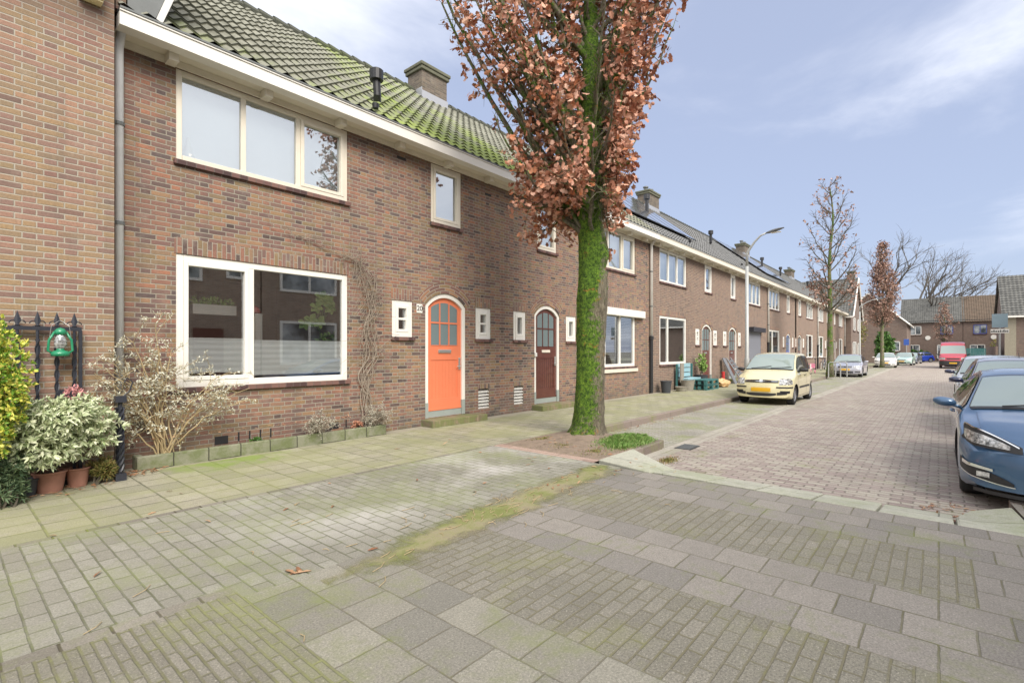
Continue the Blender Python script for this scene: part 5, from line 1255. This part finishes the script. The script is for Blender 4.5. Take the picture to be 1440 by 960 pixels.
def bushy(name,label,cat,c,rad,n,mat,ls,twig='twig',stems=8,group=None,lw=.5,up=.3,base=None,lumps=6,seed=1,cl=6):
    rr=random.Random(seed); c=Vector(c); b=Vector(base) if base else Vector((c.x,c.y,c.z-rad[2])); e=empty(name,tuple(b),label,cat,group)
    lv=MB(); st=MB(); L=[]
    for k in range(lumps): 
        d=rv_(rr); L.append((c+Vector((d.x*rad[0]*.55,d.y*rad[1]*.55,d.z*rad[2]*.55)),rr.uniform(.42,.62)))
    for k in range(stems):
        p=L[k%lumps][0]; st.tube(bez(b+Vector((rr.gauss(0,.04),rr.gauss(0,.04),0)),b.lerp(p,.5)+rv_(rr)*.08,p,5),[.012,.011,.009,.008,.006,.004],5,False)
    for k in range(n):
        lc,s=L[rr.randrange(lumps)]; d=rv_(rr); q=rr.random()**.35
        p=lc+Vector((d.x*rad[0],d.y*rad[1],d.z*rad[2]))*s*q
        for m in range(cl):
            dd=(d*.8+rv_(rr)*.8+Vector((0,0,up))); leafshape(lv,p,dd,(d+rv_(rr)*.4),ls*(.7+.6*rr.random()),ls*lw,0,.2)
    st.build('stems',M[twig],e,tuple(b)); lv.build('foliage',M[mat],e,tuple(b)); return e
bushy('shrub','dense green yellow bush spilling in at the left edge','shrub',(.36,6.45,1.18),(.24,.3,.70),1500,'leaf_yel',.042,seed=2,base=(.34,6.6,0),lumps=9)
bushy('shrub','evergreen climber shrub growing on the street corner by the gable house','shrub',(74,5.0,1.8),(1.5,1.2,1.9),500,'leaf_green',.35,seed=5)
bushy('shrub','pale green willowy bush behind the cross gabled end house','shrub',(80,9,4.5),(2.2,2,3),900,'leaf_heath',.22,seed=6,base=(80,9,0),cl=3,twig='twig_pale')
bushy('hedge','green hedge in front of the far closing row of houses','hedge',(101,3.2,.8),(1.0,2.5,.9),500,'leaf_green',.35,seed=7)
bushy('hedge','low brownish hedge left of the right hand house','hedge',(88,-7,1.6),(1.5,2.0,2.2),500,'leaf_heath',.3,seed=8,cl=3)
# ================================================ FRONT PLANTING AND PROPS
def pot(name,label,x,y,r,h,mat,z=0,cat='flower pot',soil=True,group=None,seg=24,rim=.012):
    mb=MB().lathe([(0,0),(r*.78,0),(r*.9,h*.5),(r,h*.93),(r+rim,h*.93),(r+rim,h),(r-.02,h),(r-.03,h*.9),(0,h*.9)],(x,y,z),seg)
    o=mb.build(name,mat,None,(x,y,z),smooth=False); tag(o,label,cat,group)
    try: o.data.polygons.foreach_set('use_smooth',[True]*len(o.data.polygons)); o.data.set_sharp_from_angle(angle=R(35))
    except Exception: pass
    if soil: MB().lathe([(0,h*.91),(r-.03,h*.905)],(x,y,z),seg).build('soil',M['soil'],o,(x,y,z))
    return o
bushy('potted_shrub','pale variegated shrub with pink flower tuft drooping over the terracotta pots','shrub',(.78,6.78,.66),(.58,.36,.42),1500,'leaf_var',.065,seed=12,base=(.80,7.0,.2),lumps=12,lw=.32,up=-.25,cl=9)
mb=MB()
for k in range(80): leafshape(mb,Vector((.98,6.95,1.0))+rv_(rnd)*.07,rv_(rnd)+Vector((0,0,.6)),rv_(rnd),.05,.02)
mb.build('flower_tuft',M['flower'],bpy.data.objects['potted_shrub'],(.80,7.0,.2))
bushy('shrub','blue green feathery conifer low in the left corner','shrub',(.46,6.62,.22),(.20,.2,.26),520,'leaf_fern',.05,seed=14,lumps=7,lw=.2,cl=8)
bushy('potted_plant','small olive green heath plant beside the drainpipe','plant',(1.19,7.02,.15),(.15,.1,.15),260,'leaf_heath',.05,seed=15,lumps=5,lw=.2,cl=7,up=.6)
pot('flower_pot','wide terracotta pot under the variegated shrub, larger one',.80,7.0,.13,.21,M['terra'])
pot('flower_pot','terracotta pot standing behind and right of the wide one',1.03,7.06,.10,.20,M['terra'])
pot('flower_pot','dark flower pot half hidden between shrub and conifer at the left corner',.62,6.95,.09,.17,M['dark_pot'])
# iron fence panel leaning at the wall
def ironfence():
    y=7.12; org=(.85,y,0); mb=MB().box(-.1,1.07,y-.015,y+.015,1.67,1.71).box(1.045,1.075,y-.018,y+.018,0,1.68).box(.86,1.05,y-.02,y+.02,.90,1.04).box(-.1,1.045,y-.014,y+.014,.86,.898)
    o=tag(mb.build('iron_fence',M['iron'],None,org),'black wrought iron fence panel with spear tips against the left brick wall','fence')
    for x in (.27,.42,.57,.72,.87,1.01):
        m=MB(); m.tube([(x,y,0.0),(x,y,1.70)],.014,6)
        P=[];n=50
        for q in (0,PI): m.tube([(x+.016*math.cos(i*.5+q),y+.016*math.sin(i*.5+q),.55+i*.021) for i in range(n)],.008,4)
        m.add([(x,y-.012,1.70),(x-.028,y,1.77),(x,y,1.87),(x+.028,y,1.77),(x,y+.012,1.70)],[(0,1,2,3),(4,3,2,1)])
        m.lathe([(.0,1.71),(.022,1.72),(0,1.74)],(x,y,0),8)
        m.build('railing_bar',M['iron'],o,org)
        s=MB()
        for sg in (-1,1): s.tube([(x+sg*(.03+.03*math.cos(a)),y,1.74+.03*math.sin(a)) for a in [i*.5 for i in range(11)]],.005,4)
        s.build('scroll',M['iron'],o,org)
ironfence()
# storm lantern hanging on the fence
def lantern():
    x,y,z=.885,7.02,1.40; org=(x,y,z); mb=MB().lathe([(0,0),(.075,0),(.08,.03),(.06,.055),(.035,.06),(.03,.08)],(x,y,z),16).lathe([(.028,.22),(.05,.235),(.05,.265),(.03,.29),(.0,.30)],(x,y,z),16)
    for s in (-1,1): mb.tube([(x+s*.06,y,z+.03),(x+s*.098,y,z+.06),(x+s*.088,y,z+.17),(x+s*.045,y,z+.255)],.012,8)
    o=tag(mb.build('storm_lantern',M['lantern_green'],None,org,smooth=True),'green enamel storm lantern hanging on the black iron fence','lantern')
    MB().lathe([(.03,.08),(.052,.12),(.05,.17),(.03,.22)],(x,y,z),16).build('glass_globe',M['lamp'],o,org,smooth=True)
    MB().tube([(x-.09,y,z+.15),(x-.07,y,z+.32),(x,y+.02,z+.38),(x+.07,y,z+.32),(x+.09,y,z+.15)],.003,5).build('handle',M['steel'],o,org)
    m=MB()
    for k in range(4): m.lathe([(.056,.09+k*.035),(.06,.09+k*.035),(.06,.094+k*.035)],(x,y,z),12)
    m.build('guard',M['steel'],o,org)
lantern()
# twisted iron post by the drainpipe
mb=MB().tube([(1.385,7.0,0),(1.385,7.0,.92)],.022,8)
for q in (0,PI/2,PI,PI*1.5): mb.tube([(1.385+.03*math.cos(i*.32+q),7.0+.03*math.sin(i*.32+q),.1+i*.016) for i in range(46)],.012,5)
mb.box(1.335,1.435,6.95,7.05,.88,.95).box(1.335,1.435,6.95,7.05,0,.08).tube([(1.40,7.0,.93),(1.47,7.0,1.0),(1.50,7.0,1.1),(1.45,7.0,1.15),(1.42,7.0,1.1)],.008,5)
tag(mb.build('iron_post',M['iron'],None,(1.385,7.0,0)),'twisted black iron post at the foot of the zinc drainpipe','post')
# planting edge
ORGP=(3.4,7.45,0); mb=MB(); 
bl=[(1.62,5.2)]
pl=MB().box(1.62,5.2,7.36,7.43,-.02,.17).box(5.12,5.2,7.43,DW-.01,-.02,.17).box(1.62,1.70,7.43,DW-.01,-.02,.17).build('planting_edge',M['planter'],None,ORGP)
bevel(tag(pl,'mossy concrete block edging of the narrow planting strip under the big window','planter'),.015)
G=[[(1.7+3.42*i/40,7.43+(DW-7.44)*j/4,.10+.03*pnoise(Vector((i*.7,j,0)))) for j in range(5)] for i in range(41)]
MB().grid(G).build('soil',M['soil'],pl,ORGP,smooth=True)
# grey twiggy shrub
def twiggy(label,base,hs,spread,n,seed,leafn,mat='leaf_silver',tw='twig_pale',ls=.03,ybias=-.3,sec=4):
    rr=random.Random(seed); b=Vector(base); e=empty('shrub',tuple(b),label,'shrub'); br=MB(); lv=MB()
    def clampy(p): p.y=min(p.y,7.54 if p.x>1.45 else 7.14); return p
    for k in range(n):
        sx=rr.uniform(-1,1); h=hs*rr.uniform(.5,1.0)*(1-.45*abs(sx))
        tgt=clampy(b+Vector((sx*spread,-abs(rr.gauss(.12,.15))-.1*abs(sx),h)))
        P=bez(b+Vector((rr.gauss(0,.06),rr.gauss(0,.03),0)),b+Vector(((tgt.x-b.x)*.35,(tgt.y-b.y)*.3,h*.8)),tgt,10); P=[P[0]]+[clampy(p+rv_(rr)*.02) for p in P[1:]]
        br.tube(P,[.0085*(1-.75*i/10)+.0015 for i in range(11)],5,False)
        for s_ in range(sec):
            i=rr.randint(3,9); d=Vector((rr.gauss(0,1)+sx*.6,rr.gauss(-.15,.35),rr.gauss(.35,.5))).normalized(); ln=rr.uniform(.15,.5)*min(1,hs)
            Q=bez(P[i],P[i]+d*ln*.5+Vector((0,0,.06)),P[i]+d*ln+Vector((0,0,-.05*rr.random())),6); Q=[clampy(q+rv_(rr)*.008) for q in Q]
            br.tube(Q,[.004-.0004*j for j in range(7)],4,False)
            for j in range(2,7):
                for q in range(2):
                    d2=(rv_(rr)+Vector((0,0,.1))).normalized(); p2=clampy(Q[j]+d2*rr.uniform(.03,.10)); br.tube([Q[j],p2],[.002,.0015],3,False)
                    for m in range(leafn): leafshape(lv,Q[j].lerp(p2,rr.random())+rv_(rr)*.01,rv_(rr),rv_(rr),ls*(.6+.7*rr.random()),ls*.4)
    br.build('stems',M[tw],e,tuple(b)); lv.build('foliage',M[mat],e,tuple(b)); return e
twiggy('wiry silver leaved shrub with tan stems standing left under the big window',(1.90,7.44,.12),1.95,1.05,21,3,3,ls=.034,sec=6)
twiggy('small grey tuft plant in the middle of the planting strip',(3.95,7.5,.12),.42,.16,16,4,2,tw='twig_grey',ls=.02)
twiggy('small grey tuft plant at the foot of the bare climber',(5.0,7.5,.12),.42,.2,20,6,2,tw='twig_grey',ls=.02)
bushy('plant','small green seedling plant in the planting strip','plant',(3.1,7.48,.17),(.12,.04,.06),30,'leaf_green',.04,seed=33,lumps=3)
bushy('flower_plant','dry reddish plant beside the climber foot','plant',(4.75,7.48,.2),(.18,.05,.08),60,'leaf_brown',.035,seed=34,lumps=3)
# bare climber on the wall
def climber():
    rr=random.Random(5); b=Vector((4.92,7.52,.12)); e=empty('wall_climber',tuple(b),'bare wisteria climber twining up the wall between big window and orange door','climber'); mb=MB(); tw=MB()
    main=[(4.92,.12),(4.95,.6),(4.88,1.0),(5.0,1.4),(4.93,1.8),(5.0,2.3),(4.95,2.7),(4.85,2.95),(4.6,3.05),(4.3,3.1),(4.0,3.2),(3.7,3.25),(3.35,3.35)]
    for s in range(12):
        P=[Vector((x+rr.gauss(0,.07)+(.07*math.sin(i*1.3+s)),DW-.03-rr.random()*.05,z+rr.gauss(0,.03))) for i,(x,z) in enumerate(main[:(13 if s in (1,4) else rr.choice([7,8,8,9]))])]
        Q=[Vector(crs([tuple(p) for p in P],t*(len(P)-1)/40)) for t in range(41)]
        r=rr.uniform(.004,.009) if s else .014
        mb.tube(Q,[r*(1-.6*i/40) for i in range(41)],5,False)
        for i in range(6,41):
            if rr.random()<(.65 if i>16 else .25):
                d=Vector((rr.gauss(0,1),-.15*rr.random(),rr.gauss(.0,.7))).normalized(); ln=rr.uniform(.1,.5); p=Q[i]; m=p+d*ln*.5+Vector((0,0,.04)); q=p+d*ln+Vector((0,0,rr.uniform(-.12,.05))); 
                q.y=min(q.y,DW-.02); m.y=min(m.y,DW-.02); tw.tube([p,m,q],[.004,.003,.002],4,False)
    mb.build('stem',M['twig_grey'],e,tuple(b)); tw.build('twigs',M['twig_grey'],e,tuple(b))
climber()
# things on the big window sill inside
def inside():
    y=7.95
    o=empty('house_plant',(4.30,y,1.2),'green big leaved house plant behind the big ground floor window','plant'); lv=MB(); st=MB()
    rr=random.Random(9)
    for (x,z) in ((4.35,2.32),(4.2,2.2),(4.45,2.2),(4.28,2.38),(4.1,1.98),(4.25,1.95),(4.0,1.92),(4.42,2.3)):
        st.tube([(4.3,y,1.2),(4.28,y,1.8),(x,y,z)],.008,5,False)
        for k in range(5):
            a=k*1.25; leafshape(lv,Vector((x,y-.02,z)),Vector((math.cos(a),-.2,math.sin(a)*.8-.3)),Vector((0,-1,.4)),.13,.1)
    for k in range(60): leafshape(lv,Vector((rr.uniform(4.25,4.55),y,rr.uniform(1.5,1.75))),rv_(rr),rv_(rr),.09,.05)
    st.build('stems',M['leaf_green'],o,(4.3,y,1.2)); lv.build('foliage',M['leaf_house'],o,(4.3,y,1.2)); MB().lathe([(0,0),(.1,0),(.13,.2),(0,.2)],(4.3,y,1.15),14).build('pot',M['white'],o,(4.3,y,1.2))
    s=MB().box(3.33,3.44,8.2,8.35,1.2,2.05); c=tag(s.build('column_speaker',M['white'],None,(3.38,8.3,1.2)),'narrow white column cabinet seen through the big window','cabinet'); MB().box(3.2,3.33,8.18,8.34,1.55,2.0).build('side_box',M['cream'],c,(3.38,8.3,1.2))
    MB().lathe([(.06,0),(.09,.02),(.06,.1),(0,.13)],(3.35,8.27,2.05),12).build('red_top',M['red'],c,(3.38,8.3,1.2))
    s=MB().box(2.38,2.95,7.92,8.05,1.98,2.12); c=tag(s.build('window_box',M['white'],None,(2.6,8,1.98)),'white plant box with green herbs behind the narrow left pane','planter'); lv=MB()
    for k in range(160): leafshape(lv,Vector((rr.uniform(2.36,2.95),8+rr.gauss(0,.03),2.12+rr.random()*.09)),rv_(rr)+Vector((0,0,.4)),rv_(rr),.06,.035)
    lv.build('foliage',M['leaf_house'],c,(2.6,8,1.98))
inside()
# white ornament in the upper window: generic figurine
mb=MB().lathe([(0,0),(.07,0),(.08,.06),(.045,.11),(.05,.16),(.03,.2),(.02,.3),(.0,.32)],(2.27,7.73,4.04),12)
tag(mb.build('white_ornament',M['white'],None,(2.27,7.73,4.04),smooth=True),'small white ornament in the lower left corner of the upper window','ornament')
# wall light / camera under upper window C
# -------- pots and pallets in front of the grey roofed house
pot('flower_pot','dark grey flower pot right beside the drainpipe',16.75,7.25,.19,.42,M['dark_pot'])
pot('stone_bowl','low grey stone bowl between the dark pot and the round tub',17.75,7.1,.22,.17,M['grey_pot'],cat='bowl')
pot('round_tub','brownish round tub left of the teal pallet',18.45,7.15,.26,.38,M['grey_pot'],cat='tub')
def bench():
    o=empty('pallet_bench',(18.9,7.35,0),'light blue pallet bench with slatted back under the window','bench'); org=(18.9,7.35,0); 
    bk=MB(); 
    for z in (.48,.66,.84): bk.box(18.45,19.65,7.50,7.53,z,z+.15)
    bk.build('backrest',M['bluewood'],o,org); MB().box(18.2,18.5,7.3,7.34,.3,1.0).build('side_board',M['grey_pot'],o,org)
    MB().box(18.22,18.28,7.45,7.51,0,.98).build('post',M['teal'],o,org); MB().box(19.70,19.76,7.45,7.51,0,.98).build('post',M['teal'],o,org); MB().box(18.4,19.7,7.1,7.5,.38,.44).build('seat',M['bluewood'],o,org)
bench()
def pallet():
    x0,x1,y0,y1=18.75,20.1,6.55,7.08; org=(19.5,6.8,0); o=empty('pallet_table',org,'stacked teal painted pallets serving as low table on the pavement','pallet')
    m=MB()
    for k in range(6): m.box(x0,x1,y0+k*.09,y0+k*.09+.07,.36,.385)
    m.build('top_board',M['teal'],o,org); m=MB()
    for z in (.0,.19):
        for x in (x0,(x0+x1)/2-.05,x1-.1):
            for y in (y0,(y0+y1)/2-.04,y1-.1): m.box(x,x+.1,y,y+.1,z+.02,z+.145)
    m.build('block',M['teal'],o,org); m=MB()
    for z in (0,.145,.19,.335):
        for y in (y0,y1-.1): m.box(x0,x1,y-.002,y+.102,z,z+.022)
        for x in (x0,x1-.1): m.box(x-.002,x+.102,y0,y1,z+.0225,z+.0245)
    m.build('runner',M['teal'],o,org)
pallet()
pot('flower_pot','black pot with a leafy white flowering plant beside the brown door',20.3,7.3,.25,.5,M['dark_pot'],z=.0)
bushy('potted_plant','leafy light green plant growing from the black pot by the brown door','plant',(20.3,7.3,1.0),(.3,.2,.4),90,'leaf_house',.11,seed=40,base=(20.3,7.3,.5),lumps=5,cl=4)
pot('flower_pot','small grey pot between black pot and yellow bag',20.9,7.2,.15,.22,M['grey_pot'])
mb=MB(); G=[]
for i in range(9):
    th=PI*i/8; G.append([(21.1+.42*math.sin(th)*math.cos(p)*(1+.75*pnoise(Vector((th*3.1,p*2.7,1)))),6.75+.3*math.sin(th)*math.sin(p),.16-.17*math.cos(th)*(1+.6*pnoise(Vector((th*3,p*3,5))))) for p in [2*PI*k/14 for k in range(15)]])
mb.grid(G); tag(mb.build('plastic_bag',M['bag'],None,(21.1,6.75,0)),'crumpled yellow plastic bag lying on the pavement by the brown door','bag')
mb=MB().tube([(23.0,7.3,.0),(23.0,7.3,.55)],.07,8); tag(mb.build('red_bottle',M['red'],None,(23.0,7.3,0)),'small red canister next to the grey boards','canister')
o=empty('folded_boards',(23.8,7.2,0),'grey weathered folding board and slatted panel leaning by the second brown door','board'); org=(23.8,7.2,0)
MB().add([(23.4,6.9,0),(23.75,6.9,0),(23.75,7.45,1.15),(23.4,7.45,1.15),(23.4,6.95,0),(23.75,6.95,0),(23.75,7.5,1.15),(23.4,7.5,1.15)],[(0,1,2,3),(7,6,5,4),(0,3,7,4),(1,5,6,2),(3,2,6,7)]).build('board',M['greyp'],o,org)
m=MB()
for k in range(7): 
    a=k/7; m.box(23.9,24.5,6.7+.7*a,6.75+.7*a,.1+1.0*a,.2+1.0*a)
m.box(23.86,23.9,6.65,7.5,0,.05).tube([(23.9,6.68,0),(23.9,7.45,1.15)],.03,4).tube([(24.5,6.68,0),(24.5,7.45,1.15)],.03,4); m.build('slatted_panel',M['greyp'],o,org)
# -------- lamps, signs, racks, bicycles
def lamp(label,x,y,h,arm):
    org=(x,y,0); o=empty('street_lamp',org,label,'street lamp')
    MB().tube([(x,y,-.05),(x,y,1.2),(x,y,1.25),(x,y,h-.9)],[.085,.085,.065,.055],14).build('pole',M['pole'],o,org,smooth=True)
    P=[(x,y,h-.9),(x,y,h-.45)]+[(x,y-arm*t,h-.45+.62*math.sin(t*PI/2)) for t in (.08,.2,.4,.7,1)]
    MB().tube(P,[.05,.045,.042,.04,.036,.032,.03],10).build('arm',M['pole'],o,org,smooth=True)
    yy=y-arm; z=h+.17; hd=MB(); n=10; G=[]
    for i in range(n+1):
        t=i/n; w=.11*math.sin(min(1,.25+t*1.2)*PI/2)*(1-.5*max(0,t-.8)*5); hh=.055*math.sin(PI*min(1,.15+t*.85))
        G.append([(x+w*math.cos(a),yy-t*.55,z+t*.10+hh*math.sin(a)) for a in [2*PI*k/12 for k in range(13)]])
    hd.grid(G); hd.build('lamp_head',M['greyp'],o,org,smooth=True); MB().box(x-.07,x+.07,yy-.45,yy-.15,z-.03,z-.02).build('lens',M['cream'],o,org)
lamp('tall grey curved arm street lamp behind the cream yellow hatchback',18.6,5.1,5.33,.62)
lamp('pale street lamp with curved arm far off before the gable house',55.5,5.5,6.0,1.3)
def sign(label,x,y,h,col,w=.45,hh=.45,name='road_sign',extra=None,face=-1):
    org=(x,y,0); o=empty(name,org,label,'sign'); MB().tube([(x,y,-.1),(x,y,h)],.035,8).build('pole',M['pole'],o,org)
    bevel(MB().box(x-.05,x-.04,y-w/2,y+w/2,h-hh,h).build('sign_plate',col,o,org),.003)
    if extra: extra(o,org)
def ex(o,org):
    x,y=org[0],org[1]
    MB().box(x-.062,x-.052,y-.12,y-.05,2.25,2.75).box(x-.062,x-.052,y-.05,y+.10,2.68,2.75).box(x-.062,x-.052,y-.05,y+.10,2.45,2.52).box(x-.062,x-.052,y+.05,y+.10,2.5,2.7).build('symbol',M['white'],o,org)
sign('blue and white parking sign on a thin pole before the brick gable house',75,2.9,2.9,M['signblue'],.5,.7,extra=None)
def ex2(o,org): 
    x,y=org[0],org[1]; MB().box(x-.055,x-.045,y-.30,y+.30,2.28,2.46).build('under_plate',M['white'],o,org)
    m=MB(); rr=random.Random(3)
    yy=y-.27
    while yy<y+.25: w=rr.uniform(.03,.06); m.box(x-.058,x-.056,yy,yy+w,2.32,2.42 if rr.random()<.4 else 2.39); yy+=w+.018
    m.build('lettering',M['dark'],o,org)
sign('grey blue twin plate sign with white name plate beside the right hand house',31.5,-2.1,3.15,M['signback'],.52,.62,'street_sign',ex2)
def hoop(label,x,y,rz=0):
    m=MB().tube([(x,y-.28,0),(x,y-.28,.75),(x,y-.2,.85),(x,y+.2,.85),(x,y+.28,.75),(x,y+.28,0)],.03,8); tag(m.build('tree_guard',M['pole'],None,(x,y,0)),label,'guard rail','guard hoops at the second street tree')
hoop('steel guard hoop in front of the second street tree, nearer one',32.3,4.35); hoop('steel guard hoop beside the second street tree, farther one',34.4,4.3)
def bike(x,y,rz,label,mat,first=None):
    o=empty('bicycle',(0,0,0),label,'bicycle','bicycles parked against the far terrace')
    for cx in (-.52,.52):
        m=MB(); m.tube([(cx+.33*math.cos(a),0,.34+.33*math.sin(a)) for a in [2*PI*k/22 for k in range(23)]],.018,5); w=m.build('wheel',M['tyre'],o)
        m=MB()
        for k in range(8): a=PI*k/8; m.tube([(cx+.32*math.cos(a),0,.34+.32*math.sin(a)),(cx-.32*math.cos(a),0,.34-.32*math.sin(a))],.003,3)
        m.build('spokes',M['steel'],w)
    m=MB(); 
    for a,b in (((-.52,.34),(-.05,.30)),((-.52,.34),(-.2,.78)),((-.05,.30),(-.22,.85)),((-.05,.30),(.38,.72)),((-.2,.75),(.36,.80)),((.34,.92),(.52,.34))): m.tube([(a[0],0,a[1]),(b[0],0,b[1])],.018,6)
    m.build('frame',mat,o); MB().tube([(.25,-.28,.98),(.33,-.2,1.02),(.35,0,1.0),(.33,.2,1.02),(.25,.28,.98)],.014,6).build('handlebar',M['steel'],o)
    MB().box(-.36,-.10,-.07,.07,.88,.93).build('saddle',M['dark'],o); MB().lathe([(.09,-.01),(.09,.01),(0,.01)],(-.05,0,.3),12,'y').build('chainring',M['steel'],o)
    o.location=(x,y,0); o.rotation_euler=(0,0,R(rz)); return o
bike(43.0,7.0,8,'black bicycle nearest in the group leaning along the terrace wall',M['iron'])
bike(44.6,6.7,-10,'grey bicycle in the middle of the group by the terrace wall',M['greyp'])
bike(46.3,6.9,5,'dark blue bicycle farthest in the group by the terrace wall',M['navy'])
def trike():
    o=empty('toy_scooter',(38.0,6.4,0),'pink and white toy tricycle standing on the pavement behind the cream car','toy'); org=(38,6.4,0)
    for x,y,r in ((37.6,6.4,.16),(38.3,6.25,.11),(38.3,6.55,.11)): MB().lathe([(0,-.03),(r,-.03),(r,.03),(0,.03)],(x,y,r),14,'y').build('wheel',M['pinkp'],o,org)
    MB().tube([(37.6,6.4,.16),(37.7,6.4,.6),(37.75,6.4,.62)],.03,6).tube([(37.65,6.4,.35),(38.3,6.4,.3)],.035,6).build('frame',M['white'],o,org)
    MB().box(38.1,38.45,6.27,6.53,.34,.42).box(38.42,38.46,6.27,6.53,.42,.65).build('seat',M['pinkp'],o,org); MB().tube([(37.72,6.2,.62),(37.72,6.6,.62)],.022,6).build('handlebar',M['pinkp'],o,org)
trike()
cd=None
# ================================================ CAMERA, LIGHT, WORLD
cd=bpy.data.cameras.new('Camera'); cam=bpy.data.objects.new('Camera',cd); COL.objects.link(cam); sc.camera=cam
cd.sensor_width=36; cd.sensor_fit='HORIZONTAL'; cd.lens=36*700/1440; cd.clip_end=3000; cd.clip_start=.05
TH=math.atan(600/700); cam.location=(0,0,1.45); cam.rotation_euler=(PI/2,0,-(PI/2-TH)); cd.shift_y=(494-480)/1440
sun=bpy.data.lights.new('Sun','SUN'); so=bpy.data.objects.new('Sun',sun); COL.objects.link(so); sun.energy=2.7; sun.angle=R(32); sun.color=(1,.93,.83)
el,az=R(42),R(-112)   # az: direction the sun stands in, from +x towards +y
sd=Vector((math.cos(el)*math.cos(az),math.cos(el)*math.sin(az),math.sin(el))); so.rotation_euler=sd.to_track_quat('Z','Y').to_euler()
wd=bpy.data.worlds.new('World'); sc.world=wd; wd.use_nodes=True; t=wd.node_tree; t.nodes.clear()
def wn(ty,**k):
    n=t.nodes.new('ShaderNode'+ty)
    for a,b in k.items(): setattr(n,a,b)
    return n
out=wn('OutputWorld'); sky=wn('TexSky',sky_type='NISHITA'); sky.sun_disc=False; sky.sun_elevation=el; sky.sun_rotation=PI/2-az; sky.air_density=1.0; sky.dust_density=1.5; sky.ozone_density=2.0
tc=wn('TexCoord'); sp=wn('SeparateXYZ'); t.links.new(tc.outputs['Generated'],sp.inputs[0])
def wm(op,a,b=0.0,c=0.0,cl=False):
    n=wn('Math',operation=op,use_clamp=cl)
    for i,v in enumerate((a,b,c)):
        if isinstance(v,bpy.types.NodeSocket): t.links.new(v,n.inputs[i])
        else: n.inputs[i].default_value=v
    return n.outputs[0]
zz=wm('MAXIMUM',wm('ADD',sp.outputs[2],.12),.04); cx=wm('DIVIDE',sp.outputs[0],zz); cy=wm('DIVIDE',sp.outputs[1],zz)
cb=wn('CombineXYZ'); t.links.new(cx,cb.inputs[0]); t.links.new(cy,cb.inputs[1])
n1=wn('TexNoise'); n1.inputs['Scale'].default_value=.9; n1.inputs['Detail'].default_value=7; n1.inputs['Roughness'].default_value=.58; n1.inputs['Distortion'].default_value=.5; t.links.new(cb.outputs[0],n1.inputs['Vector'])
# heavier cloud to the left (+y), clearer over the street (+x)
lr=wm('MULTIPLY',wm('SUBTRACT',.80,wm('ADD',wm('MULTIPLY',sp.outputs[0],.97),wm('MULTIPLY',sp.outputs[1],.22))),.75)
cl=wm('ADD',n1.outputs['Fac'],lr)
mr=wn('MapRange',interpolation_type='SMOOTHSTEP'); t.links.new(cl,mr.inputs[0]); mr.inputs[1].default_value=.43; mr.inputs[2].default_value=.95; mr.inputs[3].default_value=.0; mr.inputs[4].default_value=1
skm=wn('Mix',data_type='RGBA'); SKYB=.105
mul=wn('Mix',data_type='RGBA',blend_type='MULTIPLY'); mul.inputs['Factor'].default_value=1; t.links.new(sky.outputs[0],mul.inputs[6]); mul.inputs[7].default_value=(.95,.98,1.0,1)
# veil of thin haze-cloud over all the sky, then denser cloud
veil=wn('Mix',data_type='RGBA'); veil.inputs['Factor'].default_value=.62; t.links.new(mul.outputs[2],veil.inputs[6]); veil.inputs[7].default_value=(4.6,5.15,6.9,1)
t.links.new(mr.outputs[0],skm.inputs['Factor']); t.links.new(veil.outputs[2],skm.inputs[6]); skm.inputs[7].default_value=(10.3,10.4,10.8,1)
bg=wn('Background'); bg.inputs['Strength'].default_value=.085; t.links.new(skm.outputs[2],bg.inputs['Color']); t.links.new(bg.outputs[0],out.inputs[0])
sc.view_settings.view_transform='Standard'; sc.view_settings.look='None'; sc.view_settings.exposure=.74; sc.view_settings.gamma=1; sc.view_settings.use_curve_mapping=False
sc.cycles.max_bounces=6; sc.cycles.transparent_max_bounces=10
